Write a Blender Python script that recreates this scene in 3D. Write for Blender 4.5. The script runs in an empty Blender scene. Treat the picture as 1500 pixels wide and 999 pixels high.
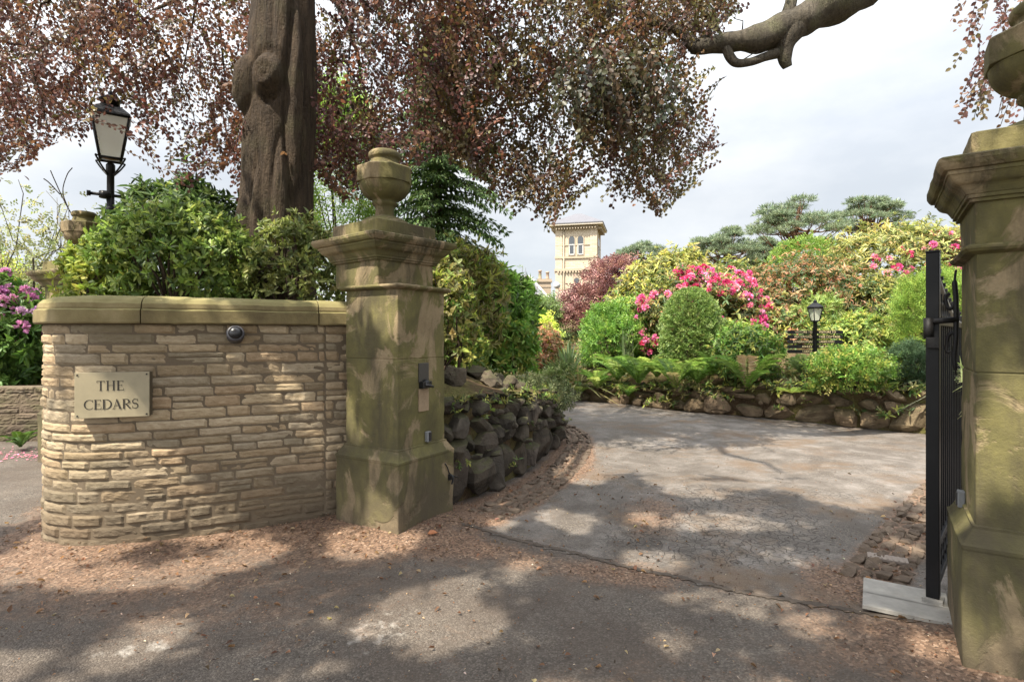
import bpy, bmesh, math, random
import numpy as np
from mathutils import Vector, Matrix, noise as mnoise

# ------------------------------------------------------------------ camera, sky, sun, exposure
scene = bpy.context.scene
COL = scene.collection
F_PX, CX, HY, EYE = 814.0, 750.0, 491.5, 1.6
cam_d = bpy.data.cameras.new("camera")
cam = bpy.data.objects.new("camera", cam_d); COL.objects.link(cam)
cam.location = (0, 0, EYE); cam.rotation_euler = (math.radians(90), 0, 0)
cam_d.sensor_width = 36.0; cam_d.lens = 36.0 * F_PX / 1500.0
cam_d.shift_y = -(499.5 - HY) / 1500.0
cam_d.clip_start = 0.05; cam_d.clip_end = 2000
scene.camera = cam

SUN_AZ = (-0.68, -0.73)           # horizontal direction towards the sun
SUN_EL = math.radians(56)
world = bpy.data.worlds.new("World"); scene.world = world; world.use_nodes = True
wt = world.node_tree; wt.nodes.clear()
def wn(t): return wt.nodes.new(t)
w_out = wn('ShaderNodeOutputWorld'); w_bg = wn('ShaderNodeBackground'); w_sky = wn('ShaderNodeTexSky')
w_sky.sky_type = 'NISHITA'; w_sky.sun_disc = False; w_sky.sun_elevation = SUN_EL
w_sky.sun_rotation = math.atan2(SUN_AZ[0], SUN_AZ[1])
w_tc = wn('ShaderNodeTexCoord'); w_map = wn('ShaderNodeMapping'); w_map.inputs['Scale'].default_value = (1, 1, 2.2)
w_n = wn('ShaderNodeTexNoise'); w_n.inputs['Scale'].default_value = 2.6; w_n.inputs['Detail'].default_value = 7; w_n.inputs['Roughness'].default_value = .55
w_r = wn('ShaderNodeValToRGB'); w_r.color_ramp.elements[0].position = .36; w_r.color_ramp.elements[1].position = .60
w_r.color_ramp.elements[0].color = (3.2, 3.36, 3.55, 1); w_r.color_ramp.elements[1].color = (4.15, 4.2, 4.22, 1)
w_mix = wn('ShaderNodeMixRGB'); w_mix.inputs[0].default_value = .9
wt.links.new(w_tc.outputs['Generated'], w_map.inputs[0]); wt.links.new(w_map.outputs[0], w_n.inputs['Vector'])
wt.links.new(w_n.outputs['Fac'], w_r.inputs[0]); wt.links.new(w_sky.outputs[0], w_mix.inputs[1]); wt.links.new(w_r.outputs[0], w_mix.inputs[2])
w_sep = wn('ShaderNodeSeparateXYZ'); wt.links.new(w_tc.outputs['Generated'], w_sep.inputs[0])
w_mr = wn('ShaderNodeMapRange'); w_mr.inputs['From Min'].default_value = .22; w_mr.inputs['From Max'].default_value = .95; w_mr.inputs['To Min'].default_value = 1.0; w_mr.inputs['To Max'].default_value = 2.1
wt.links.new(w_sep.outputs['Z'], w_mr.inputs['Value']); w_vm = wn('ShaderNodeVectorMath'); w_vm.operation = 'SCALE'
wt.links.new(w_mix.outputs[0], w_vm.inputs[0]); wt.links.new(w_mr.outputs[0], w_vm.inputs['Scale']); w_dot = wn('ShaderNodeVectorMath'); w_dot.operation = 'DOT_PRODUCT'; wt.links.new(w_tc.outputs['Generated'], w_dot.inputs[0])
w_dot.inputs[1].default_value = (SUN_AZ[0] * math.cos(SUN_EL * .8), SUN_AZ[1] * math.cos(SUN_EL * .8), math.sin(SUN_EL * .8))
w_m2 = wn('ShaderNodeMapRange'); w_m2.interpolation_type = 'SMOOTHSTEP'; w_m2.inputs['From Min'].default_value = -.05; w_m2.inputs['From Max'].default_value = .95; w_m2.inputs['To Min'].default_value = 1; w_m2.inputs['To Max'].default_value = 2.5  # extra sky glow towards the sun, added as soft fill for shaded fronts
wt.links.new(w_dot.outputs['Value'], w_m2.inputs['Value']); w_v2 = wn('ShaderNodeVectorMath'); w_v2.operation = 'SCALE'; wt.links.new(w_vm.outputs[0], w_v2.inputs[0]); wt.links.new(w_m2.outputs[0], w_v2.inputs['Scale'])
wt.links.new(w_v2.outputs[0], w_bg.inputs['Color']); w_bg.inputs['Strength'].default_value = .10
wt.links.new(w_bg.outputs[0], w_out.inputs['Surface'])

sun_d = bpy.data.lights.new("sun", 'SUN'); sun_d.energy = 5.0; sun_d.angle = math.radians(.53); sun_d.color = (1, .92, .78)
sun = bpy.data.objects.new("sun", sun_d); COL.objects.link(sun)
sv = Vector((SUN_AZ[0] * math.cos(SUN_EL), SUN_AZ[1] * math.cos(SUN_EL), math.sin(SUN_EL))).normalized()
sun.rotation_euler = sv.to_track_quat('Z', 'Y').to_euler(); sun.location = (-20, -15, 40)
scene.view_settings.view_transform = 'Standard'; scene.view_settings.look = 'None'
scene.view_settings.exposure = 1.25; scene.view_settings.gamma = 1; scene.view_settings.use_curve_mapping = False
scene.cycles.use_denoising = True
scene.cycles.max_bounces = 8; scene.cycles.transparent_max_bounces = 8
scene.cycles.sample_clamp_indirect = 8

# ------------------------------------------------------------------ helpers
rng = np.random.default_rng(7)
random.seed(7)
def at(px, py, Y):
    "the point at distance Y seen at this place of the photograph (for measuring)"
    return np.array([(px - CX) / F_PX * Y, Y, EYE + (HY - py) / F_PX * Y])
def V(*a): return np.array(a, float)
def unit(v):
    v = np.asarray(v, float); return v / (np.linalg.norm(v, axis=-1, keepdims=True) + 1e-9)
def n3(p, s=1.0): return mnoise.noise(Vector((p[0] * s, p[1] * s, p[2] * s)))

def thing(name, label, cat, loc=(0, 0, 0), rz=0, group=None):
    o = bpy.data.objects.new(name, None); COL.objects.link(o); o.location = loc; o.rotation_euler = (0, 0, rz)
    o.empty_display_size = .2
    o['label'] = label; o['category'] = cat
    if group: o['group'] = group
    return o
def tag(o, label=None, cat=None, group=None, kind=None):
    if label: o['label'] = label
    if cat: o['category'] = cat
    if group: o['group'] = group
    if kind: o['kind'] = kind
    return o
def link(name, me, mat, parent=None, world_coords=True):
    o = bpy.data.objects.new(name, me); COL.objects.link(o)
    if mat is not None:
        me.materials.append(mat)
    if parent is not None:
        o.parent = parent
        if world_coords:
            M = Matrix.Identity(4); p = parent
            chain = []
            while p is not None: chain.append(p); p = p.parent
            W = Matrix.Identity(4)
            for q in reversed(chain):
                W = W @ q.matrix_parent_inverse @ (Matrix.Translation(q.location) @ q.rotation_euler.to_matrix().to_4x4())
            o.matrix_parent_inverse = W.inverted()
    return o
class MB:
    def __init__(s): s.v = []; s.f = []; s.c = []; s.col = (1, 1, 1); s.smooth = []
    def add(s, vs, fs, smooth=False, col=None):
        b = len(s.v); s.v += [tuple(map(float, q)) for q in vs]; s.f += [tuple(b + i for i in q) for q in fs]
        s.smooth += [smooth] * len(fs); s.c += [tuple(col if col is not None else s.col)] * len(vs)
    def box(s, c, size, rz=0, M=None, col=None, taper=1.0):
        x, y, z = [q / 2 for q in size]
        vs = [(-x, -y, -z), (x, -y, -z), (x, y, -z), (-x, y, -z), (-x * taper, -y * taper, z), (x * taper, -y * taper, z), (x * taper, y * taper, z), (-x * taper, y * taper, z)]
        R = Matrix.Rotation(rz, 3, 'Z') if M is None else M
        vs = [R @ Vector(q) + Vector(c) for q in vs]
        s.add(vs, [(0, 3, 2, 1), (4, 5, 6, 7), (0, 1, 5, 4), (1, 2, 6, 5), (2, 3, 7, 6), (3, 0, 4, 7)], col=col)
    def tube(s, pts, r, n=8, smooth=True, col=None, caps=True, noise=0, nscale=3):
        pts = [Vector(p) for p in pts]; m = len(pts)
        if not hasattr(r, '__len__'): r = [r] * m
        rings = []; up = None
        for i in range(m):
            t = (pts[min(i + 1, m - 1)] - pts[max(i - 1, 0)]).normalized()
            if up is None:
                up = Vector((0, 0, 1)) if abs(t.z) < .9 else Vector((1, 0, 0))
            a = (up - t * up.dot(t))
            a = a.normalized() if a.length > 1e-4 else t.orthogonal().normalized()
            up = a; b = t.cross(a)
            ring = []
            for k in range(n):
                w = 2 * math.pi * k / n; d = a * math.cos(w) + b * math.sin(w)
                q = pts[i] + d * r[i]
                if noise: q = pts[i] + d * r[i] * (1 + noise * mnoise.noise(q * nscale))
                ring.append(q)
            rings += ring
        fs = [(i * n + k, i * n + (k + 1) % n, (i + 1) * n + (k + 1) % n, (i + 1) * n + k) for i in range(m - 1) for k in range(n)]
        if caps: fs += [tuple(range(n - 1, -1, -1)), tuple((m - 1) * n + k for k in range(n))]
        s.add(rings, fs, smooth, col)
    def lathe(s, prof, c=(0, 0), n=32, smooth=True, col=None, sides=None, rot=0):
        vs = []; m = len(prof); n = sides or n
        for r, z in prof:
            for k in range(n):
                w = 2 * math.pi * k / n + rot; vs.append((c[0] + r * math.cos(w), c[1] + r * math.sin(w), z))
        fs = [(i * n + k, i * n + (k + 1) % n, (i + 1) * n + (k + 1) % n, (i + 1) * n + k) for i in range(m - 1) for k in range(n)]
        fs += [tuple(range(n - 1, -1, -1)), tuple((m - 1) * n + k for k in range(n))]
        s.add(vs, fs, smooth, col)
    def build(s, name, mat, parent=None, bevel=0, world_coords=True, seg=2):
        me = bpy.data.meshes.new(name); me.from_pydata(s.v, [], s.f)
        me.polygons.foreach_set('use_smooth', s.smooth)
        a = me.color_attributes.new('Col', 'FLOAT_COLOR', 'POINT')
        cc = np.ones((len(s.v), 4), np.float32); cc[:, :3] = np.array(s.c, np.float32).reshape(-1, 3); a.data.foreach_set('color', cc.ravel())
        me.update()
        o = link(name, me, mat, parent, world_coords)
        if bevel:
            b = o.modifiers.new('bevel', 'BEVEL'); b.width = bevel; b.segments = seg; b.limit_method = 'ANGLE'; b.angle_limit = math.radians(35)
        return o
def np_mesh(name, verts, faces, cols, mat, parent=None, smooth=False):
    me = bpy.data.meshes.new(name); verts = np.ascontiguousarray(verts, np.float32); faces = np.ascontiguousarray(faces, np.int32); nf, k = faces.shape
    me.vertices.add(len(verts)); me.vertices.foreach_set('co', verts.ravel()); me.loops.add(nf * k); me.loops.foreach_set('vertex_index', faces.ravel())
    me.polygons.add(nf); me.polygons.foreach_set('loop_start', np.arange(nf, dtype=np.int32) * k); me.update(calc_edges=True)
    if smooth: me.polygons.foreach_set('use_smooth', [True] * len(me.polygons))
    if cols is not None:
        a = me.color_attributes.new('Col', 'FLOAT_COLOR', 'POINT')
        cc = np.ones((len(verts), 4), np.float32); cc[:, :3] = cols; a.data.foreach_set('color', cc.ravel())
    me.update(); return link(name, me, mat, parent)

# ------------------------------------------------------------------ materials
class NT:
    def __init__(s, name):
        s.m = bpy.data.materials.new(name); s.m.use_nodes = True; s.t = s.m.node_tree; s.t.nodes.clear()
        s.out = s.n('ShaderNodeOutputMaterial'); s.co = s.n('ShaderNodeTexCoord').outputs['Object']
    def n(s, t): return s.t.nodes.new(t)
    def l(s, a, b): s.t.links.new(a, b)
    def noise(s, scale, detail=4, rough=.55, vec=None, dist=0):
        q = s.n('ShaderNodeTexNoise'); q.inputs['Scale'].default_value = scale; q.inputs['Detail'].default_value = detail
        q.inputs['Roughness'].default_value = rough; q.inputs['Distortion'].default_value = dist; s.l(vec or s.co, q.inputs['Vector']); return q.outputs['Fac']
    def vor(s, scale, feature='F1', out='Distance', vec=None, rnd=1):
        q = s.n('ShaderNodeTexVoronoi'); q.feature = feature; q.inputs['Scale'].default_value = scale; q.inputs['Randomness'].default_value = rnd
        s.l(vec or s.co, q.inputs['Vector']); return q.outputs[out]
    def scale(s, v):
        q = s.n('ShaderNodeMapping'); q.inputs['Scale'].default_value = v; s.l(s.co, q.inputs[0]); return q.outputs[0]
    def ramp(s, f, stops):
        q = s.n('ShaderNodeValToRGB'); e = q.color_ramp.elements
        while len(e) < len(stops): e.new(.5)
        for i, (p, c) in enumerate(stops):
            e[i].position = p; e[i].color = (*c, 1) if hasattr(c, '__len__') else (c, c, c, 1)
        s.l(f, q.inputs[0]); return q.outputs[0]
    def mix(s, f, a, b, mode='MIX'):
        q = s.n('ShaderNodeMixRGB'); q.blend_type = mode
        for i, x in ((0, f), (1, a), (2, b)):
            if hasattr(x, 'is_linked'): s.l(x, q.inputs[i])
            elif hasattr(x, '__len__'): q.inputs[i].default_value = (*x, 1)
            else: q.inputs[i].default_value = x if i == 0 else (x, x, x, 1)
        return q.outputs[0]
    def math(s, op, a, b=0):
        q = s.n('ShaderNodeMath'); q.operation = op; q.use_clamp = False
        for i, x in ((0, a), (1, b)):
            if hasattr(x, 'is_linked'): s.l(x, q.inputs[i])
            else: q.inputs[i].default_value = x
        return q.outputs[0]
    def attr(s, name='Col'):
        q = s.n('ShaderNodeAttribute'); q.attribute_name = name; return q.outputs['Color']
    def up(s):
        g = s.n('ShaderNodeNewGeometry'); x = s.n('ShaderNodeSeparateXYZ'); s.l(g.outputs['Normal'], x.inputs[0]); return x.outputs['Z']
    def sep(s, v):
        x = s.n('ShaderNodeSeparateXYZ'); s.l(v, x.inputs[0]); return x.outputs
    def bsdf(s, col, rough=.8, bump=None, bstr=.3, bdist=.01, metal=0, spec=.35):
        b = s.n('ShaderNodeBsdfPrincipled')
        if hasattr(col, 'is_linked'): s.l(col, b.inputs['Base Color'])
        else: b.inputs['Base Color'].default_value = (*col, 1)
        if hasattr(rough, 'is_linked'): s.l(rough, b.inputs['Roughness'])
        else: b.inputs['Roughness'].default_value = rough
        b.inputs['Metallic'].default_value = metal; b.inputs['Specular IOR Level'].default_value = spec
        if bump is not None:
            q = s.n('ShaderNodeBump'); q.inputs['Strength'].default_value = bstr; q.inputs['Distance'].default_value = bdist
            s.l(bump, q.inputs['Height']); s.l(q.outputs[0], b.inputs['Normal'])
        return b
    def done(s, sh): s.l(sh.outputs[0], s.out.inputs[0]); return s.m

def leaf_mat(name, trans=.35, rough=.45, spec=.35, boost=1.5):
    t = NT(name); c = t.attr()
    b = t.bsdf(c, rough, spec=spec)
    tr = t.n('ShaderNodeBsdfTranslucent'); t.l(t.mix(1, c, (boost, boost, boost * .8), 'MULTIPLY'), tr.inputs[0])
    mx = t.n('ShaderNodeMixShader'); mx.inputs[0].default_value = trans
    t.l(b.outputs[0], mx.inputs[1]); t.l(tr.outputs[0], mx.inputs[2]); t.l(mx.outputs[0], t.out.inputs[0]); return t.m
M_LEAF = leaf_mat('leaf', .36)
M_BEECH = leaf_mat('copper_beech_leaf', .34, .42, .3, 1.6)
M_PETAL = leaf_mat('petal', .3, .6, .2)
M_NEEDLE = leaf_mat('needle', .2, .6, .25)

def mk_bark(name, c0, c1, moss=None, s=1.0):
    t = NT(name); v = t.scale((9 * s, 9 * s, 1.3 * s)); n = t.noise(1.6, 6, .65, v, .6); f = t.noise(3.2 * s, 4)
    col = t.ramp(n, [(.3, c0), (.7, c1)])
    col = t.mix(t.ramp(f, [(.35, 0), (.75, .5)]), col, tuple(q * .55 for q in c0))
    if moss: col = t.mix(t.ramp(t.noise(2.3 * s, 5, .6), [(.5, 0), (.68, .55)]), col, moss)
    h = t.math('ADD', t.math('ADD', t.math('MULTIPLY', n, 1.0), t.math('MULTIPLY', t.noise(40 * s, 3), .3)), t.math('MULTIPLY', t.noise(1.0, 6, .7, t.scale((34 * s, 34 * s, 5 * s)), .8), .55))
    col = t.mix(t.ramp(t.noise(1.0, 5, .7, t.scale((30 * s, 30 * s, 4 * s)), 1), [(.36, .65), (.5, 0)]), col, tuple(q * .45 for q in c0))
    return t.done(t.bsdf(col, .9, h, 1.0, .05 / s, spec=.2))
M_BARK = mk_bark('beech_bark', (.030, .021, .014), (.088, .062, .040), (.060, .055, .028))
M_BARK_GREY = mk_bark('grey_bark', (.05, .043, .033), (.13, .11, .082), (.10, .10, .05), 1.6)
M_TWIG = mk_bark('twig_bark', (.05, .036, .026), (.12, .085, .06), None, 3)
M_PINEBARK = mk_bark('pine_bark', (.09, .055, .035), (.22, .12, .07), None, 1)

def mk_sandstone():
    t = NT('weathered_sandstone')
    big = t.noise(1.9, 5, .6, None, .5); mid = t.noise(5.5, 6, .65); fine = t.noise(60, 4, .7)
    col = t.ramp(big, [(.3, (.055, .046, .026)), (.45, (.098, .088, .037)), (.56, (.142, .126, .048)), (.68, (.195, .168, .074))])
    bare = t.ramp(t.noise(2.1, 7, .60, t.scale((1, 1, .8)), .9), [(.515, 0), (.56, 1)])
    col = t.mix(t.math('MULTIPLY', bare, .75), col, t.ramp(mid, [(.3, (.235, .17, .105)), (.7, (.35, .265, .165))]))
    dark = t.ramp(t.noise(2.7, 6, .7, t.scale((1.6, 1.6, .4))), [(.48, 0), (.64, .8)])
    col = t.mix(dark, col, (.06, .05, .032))
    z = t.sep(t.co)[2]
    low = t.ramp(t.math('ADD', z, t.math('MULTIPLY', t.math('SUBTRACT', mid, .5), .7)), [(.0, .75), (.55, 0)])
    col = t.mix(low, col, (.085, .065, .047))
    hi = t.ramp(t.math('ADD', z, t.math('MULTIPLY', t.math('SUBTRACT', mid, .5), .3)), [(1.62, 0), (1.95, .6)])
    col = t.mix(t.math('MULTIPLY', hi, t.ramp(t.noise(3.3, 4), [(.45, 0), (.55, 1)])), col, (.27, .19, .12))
    col = t.mix(t.ramp(fine, [(.3, .35), (.7, 0)]), col, (.09, .075, .045))
    h = t.math('ADD', t.math('ADD', t.math('MULTIPLY', mid, .6), t.math('MULTIPLY', fine, .25)), t.math('MULTIPLY', bare, -.35))
    return t.done(t.bsdf(col, .92, h, .75, .018, spec=.2))
M_PIER = mk_sandstone()
def mk_coping():
    t = NT('coping_stone'); a = t.noise(3, 6, .6); f = t.noise(55, 4, .7)
    col = t.ramp(a, [(.3, (.11, .085, .045)), (.5, (.18, .145, .07)), (.7, (.26, .21, .115))])
    col = t.mix(t.ramp(t.up(), [(.3, 0), (.85, .5)]), col, (.20, .19, .075))
    col = t.mix(t.ramp(t.noise(7, 5, .7), [(.58, 0), (.72, .6)]), col, (.10, .08, .045))
    h = t.math('ADD', a, t.math('MULTIPLY', f, .3))
    return t.done(t.bsdf(col, .9, h, .6, .015, spec=.2))
M_COPING = mk_coping()
def mk_wallstone(name, mossy=0.0):
    t = NT(name); c = t.attr(); a = t.noise(14, 6, .7, t.scale((1, 1, 2.6))); f = t.noise(90, 4, .7); b = t.noise(1.4, 5)
    col = t.mix(t.ramp(a, [(.35, .55), (.65, 0)]), c, t.mix(1, c, (.5, .45, .38), 'MULTIPLY'))
    col = t.mix(t.ramp(b, [(.5, 0), (.68, .6)]), col, (.17, .135, .08))
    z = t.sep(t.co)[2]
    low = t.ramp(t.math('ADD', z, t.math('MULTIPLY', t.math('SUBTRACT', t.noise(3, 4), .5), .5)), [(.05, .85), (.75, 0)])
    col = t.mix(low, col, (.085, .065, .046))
    if mossy: col = t.mix(t.math('MULTIPLY', t.ramp(t.noise(3.5, 5), [(.4, 0), (.6, 1)]), mossy), col, (.07, .08, .03))
    h = t.math('ADD', a, t.math('MULTIPLY', f, .35))
    return t.done(t.bsdf(col, .93, h, .9, .016, spec=.15))
M_WALL = mk_wallstone('gritstone_block'); M_WALLDARK = mk_wallstone('dark_gritstone', .4)
def mk_flat(name, col, rough=.6, metal=0, nscale=30, var=.25, bstr=.15, spec=.4):
    t = NT(name); n = t.noise(nscale, 4, .65)
    c = t.mix(t.ramp(n, [(.3, var), (.7, 0)]), col, tuple(q * .55 for q in col))
    return t.done(t.bsdf(c, rough, n, bstr, .004, metal, spec))
M_MORTAR = mk_flat('mortar', (.125, .095, .062), .95, nscale=50)
def mk_rock(name, c0, c1, moss, mossamt):
    t = NT(name); a = t.noise(5, 7, .65, None, .4); f = t.noise(45, 5, .7)
    col = t.mix(.55, t.ramp(a, [(.3, c0), (.68, c1)]), t.attr(), 'MULTIPLY')
    col = t.mix(t.math('MULTIPLY', t.ramp(t.math('ADD', t.up(), t.math('SUBTRACT', t.noise(6, 5), .5)), [(.45, 0), (.95, 1)]), mossamt), col, moss)
    h = t.math('ADD', a, t.math('MULTIPLY', f, .35)); return t.done(t.bsdf(col, .9, h, .9, .03, spec=.25))
M_ROCK = mk_rock('dark_rock', (.018, .015, .012), (.088, .072, .056), (.07, .07, .028), .65)
M_ROCK2 = mk_rock('brown_rock', (.065, .046, .03), (.20, .15, .095), (.10, .10, .045), .45)
def mk_soil():
    t = NT('mossy_soil'); a = t.noise(2.2, 6, .65); f = t.noise(35, 5, .75)
    col = t.ramp(f, [(.3, (.05, .033, .02)), (.7, (.16, .11, .065))])
    col = t.mix(t.ramp(a, [(.42, 0), (.6, .8)]), col, t.ramp(f, [(.3, (.07, .075, .02)), (.7, (.19, .18, .06))]))
    return t.done(t.bsdf(col, .95, f, 1, .04, spec=.1))
M_SOIL = mk_soil()
def mk_ground(name, pale):
    t = NT(name)
    d = t.sep(t.attr('Col')); dirt, pale_patch = d[0], d[1]
    chips = t.vor(115, 'F1', 'Color'); chipd = t.vor(115); n_f = t.noise(230, 3, .7); n_m = t.noise(3.2, 7, .68, None, .5); n_l = t.noise(.8, 5, .6)
    g = t.sep(chips)[0]
    k = .80 if pale else .72
    col = t.ramp(g, [(0, (.055 * k, .046 * k, .038 * k)), (.6, (.110 * k, .093 * k, .077 * k)), (1, (.205 * k, .175 * k, .145 * k))])
    wear = t.ramp(t.math('ADD', t.math('MULTIPLY', n_m, .6), t.math('MULTIPLY', n_l, .4)), [(.40, 0), (.62, 1)])
    if pale: col = t.mix(t.math('MULTIPLY', wear, .7), col, t.ramp(n_f, [(.2, (.165, .148, .133)), (.8, (.265, .238, .215))])); col = t.mix(t.ramp(t.noise(1.5, 8, .75, None, .6), [(.40, .7), (.56, 0)]), col, (.066, .054, .044)); col = t.mix(t.ramp(t.noise(.9, 7, .72, None, .4), [(.50, 0), (.62, .7)]), col, (.115, .074, .043))
    else: col = t.mix(t.math('MULTIPLY', wear, .25), col, t.ramp(n_f, [(.2, (.15, .122, .098)), (.8, (.24, .20, .16))])); col = t.mix(t.ramp(t.noise(1.3, 6, .7), [(.42, .55), (.62, 0)]), col, (.058, .042, .031))
    patch = t.ramp(t.math('ADD', pale_patch, t.math('MULTIPLY', t.math('SUBTRACT', t.noise(9, 6, .7), .5), .9)), [(.42, 0), (.58, 1)])
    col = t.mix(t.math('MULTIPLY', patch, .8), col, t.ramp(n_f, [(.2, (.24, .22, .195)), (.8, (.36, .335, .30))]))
    ms = t.math('ADD', t.math('MULTIPLY', dirt, 1.0), t.math('MULTIPLY', t.math('SUBTRACT', t.noise(4.5, 7, .75, None, .3), .5), 1.1))
    litter = t.ramp(t.vor(70, 'F1', 'Color'), [(0, (.035, .022, .014)), (.4, (.115, .07, .044)), (.75, (.19, .118, .077)), (1, (.31, .225, .16))])
    col = t.mix(t.ramp(ms, [(.35, 0), (.75, .95)]), col, litter)
    warp = t.n('ShaderNodeVectorMath'); warp.operation = 'MULTIPLY_ADD'
    nz = t.n('ShaderNodeTexNoise'); nz.inputs['Scale'].default_value = 6; t.l(t.co, nz.inputs['Vector']); t.l(nz.outputs['Color'], warp.inputs[0])
    warp.inputs[1].default_value = (.4, .4, .4); t.l(t.co, warp.inputs[2])
    cr = t.vor(9.5, 'DISTANCE_TO_EDGE', 'Distance', warp.outputs[0])
    crm = t.math('MULTIPLY', t.ramp(cr, [(.0, 1), (.055, 0)]), t.ramp(t.math('ADD', d[2], t.math('MULTIPLY', t.math('SUBTRACT', n_m, .5), .8)), [(.35, 0), (.55, 1)]))
    col = t.mix(t.math('MULTIPLY', crm, .8), col, (.03, .024, .019))
    h = t.math('ADD', t.math('ADD', t.math('MULTIPLY', t.math('SUBTRACT', 1, chipd), .5), t.math('MULTIPLY', n_f, .3)), t.math('MULTIPLY', crm, -1.2))
    rough = t.ramp(n_m, [(.3, .72), (.7, .9)])
    return t.done(t.bsdf(col, rough, h, .75, .009, spec=.35))
M_DRIVE = mk_ground('worn_tarmac', True); M_FORE = mk_ground('gravelly_tarmac', False)
M_SETT = mk_rock('granite_sett', (.06, .045, .034), (.165, .128, .096), (.10, .07, .05), .4)
M_BLACK = mk_flat('black_paint', (.008, .008, .009), .42, 0, 40, .3, .12, .22)
M_IRON = mk_flat('wrought_iron', (.014, .013, .013), .55, 0, 60, .3, .3, .25)
M_STEEL = mk_flat('galvanised_steel', (.33, .31, .275), .65, 0, 9, .75, .15)
M_GREYP = mk_flat('grey_plastic', (.20, .205, .21), .5)
M_BLACKP = mk_flat('black_plastic', (.014, .014, .016), .3, 0, 20, .2, .03)
M_DARKGREY = mk_flat('dark_slate_plate', (.055, .05, .042), .6)
M_SIGN = mk_flat('brass_sign_plate', (.31, .265, .17), .5, 0, 9, .4, .04)
M_SIGNEDGE = mk_flat('sign_edge', (.10, .08, .05), .7)
M_LETTER = mk_flat('letter_black', (.018, .014, .01), .6)
M_GOLD = mk_flat('gold_letter', (.55, .45, .25), .5)
M_WHITE = mk_flat('white_paint', (.45, .44, .42), .5)
M_SLATE = mk_flat('roof_slate', (.135, .135, .15), .85, 0, 3, .4, .15, .15)
M_POT = mk_flat('chimney_pot', (.33, .24, .17), .8)
def mk_glass(name, col, tr):
    t = NT(name); b = t.bsdf(col, .12, spec=.6); x = t.n('ShaderNodeBsdfTransparent'); m = t.n('ShaderNodeMixShader'); m.inputs[0].default_value = tr
    t.l(b.outputs[0], m.inputs[1]); t.l(x.outputs[0], m.inputs[2]); t.l(m.outputs[0], t.out.inputs[0]); return t.m
M_LGLASS = mk_glass('lantern_glass', (.86, .88, .84), .26); M_WINGLASS = mk_glass('window_glass', (.05, .055, .06), 0)  # near-white lantern base colour stands in for sky reflected in the panes
def mk_brick():
    t = NT('cream_brick'); q = t.n('ShaderNodeTexBrick'); q.inputs['Scale'].default_value = 1; q.inputs['Brick Width'].default_value = .5; q.inputs['Row Height'].default_value = .17
    q.inputs['Mortar Size'].default_value = .015; q.inputs['Color1'].default_value = (.46, .395, .30, 1); q.inputs['Color2'].default_value = (.37, .31, .23, 1); q.inputs['Mortar'].default_value = (.33, .26, .18, 1)
    v = t.sep(t.co); cm = t.n('ShaderNodeCombineXYZ'); t.l(t.math('ADD', v[0], v[1]), cm.inputs[0]); t.l(v[2], cm.inputs[1]); t.l(cm.outputs[0], q.inputs['Vector'])
    col = t.mix(t.ramp(t.noise(1.6, 5, .7), [(.5, 0), (.75, .4)]), q.outputs[0], (.32, .24, .15))
    return t.done(t.bsdf(col, .9, spec=.2))
M_BRICK = mk_brick(); M_TRIM = mk_flat('tower_trim', (.34, .28, .20), .85, 0, 2, .3)

# ------------------------------------------------------------------ paths
def catmull(pts, n=12):
    P = [np.array(p, float) for p in pts]; P = [2 * P[0] - P[1]] + P + [2 * P[-1] - P[-2]]; out = []
    for i in range(1, len(P) - 2):
        for k in range(n):
            t = k / n; a, b, c, d = P[i - 1:i + 3]
            out.append(.5 * ((2 * b) + (-a + c) * t + (2 * a - 5 * b + 4 * c - d) * t * t + (-a + 3 * b - 3 * c + d) * t ** 3))
    out.append(P[-2]); return np.array(out)
class Path:
    def __init__(s, pts, n=12, side=1):
        s.p = catmull(pts, n); d = np.linalg.norm(np.diff(s.p, axis=0), axis=1); s.s = np.concatenate([[0], np.cumsum(d)]); s.L = s.s[-1]; s.side = side
    def pos(s, u): return np.array([np.interp(u, s.s, s.p[:, k]) for k in range(s.p.shape[1])])
    def tan(s, u):
        t = s.pos(min(u + .04, s.L))[:2] - s.pos(max(u - .04, 0))[:2]; return t / np.linalg.norm(t)
    def nrm(s, u):
        t = s.tan(u); return np.array([-t[1], t[0]]) * s.side
    def at(s, u, off): return s.pos(u)[:2] + s.nrm(u) * off
    def s_of_px(s, px):
        x = s.p[:, 0] / s.p[:, 1] * F_PX + CX; i = int(np.argmin(abs(x - px) + (np.arange(len(x)) > len(x) * .7) * 500)); return s.s[i]
def sdist(poly, X, Y):
    "distance from points to a polyline, and the arc position of the nearest point; sign by side (left of the direction is positive)"
    X = np.asarray(X, float); Y = np.asarray(Y, float); best = np.full(X.shape, 1e9); sg = np.ones(X.shape)
    for a, b in zip(poly[:-1], poly[1:]):
        d = b[:2] - a[:2]; L2 = (d ** 2).sum() + 1e-12
        t = np.clip(((X - a[0]) * d[0] + (Y - a[1]) * d[1]) / L2, 0, 1)
        qx, qy = X - a[0] - t * d[0], Y - a[1] - t * d[1]; dd = np.hypot(qx, qy)
        c = d[0] * (Y - a[1]) - d[1] * (X - a[0]); m = dd < best - 1e-9
        best = np.where(m, dd, best); sg = np.where(m, np.sign(c), sg)
    return best * sg

WALL = Path([(-1.26, 4.96), (-1.58, 4.79), (-1.97, 4.59), (-2.41, 4.37), (-2.82, 4.19), (-3.18, 4.11), (-3.52, 4.20), (-3.76, 4.48), (-3.92, 4.92), (-4.25, 5.65), (-4.85, 6.5)], 14, 1)
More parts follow.
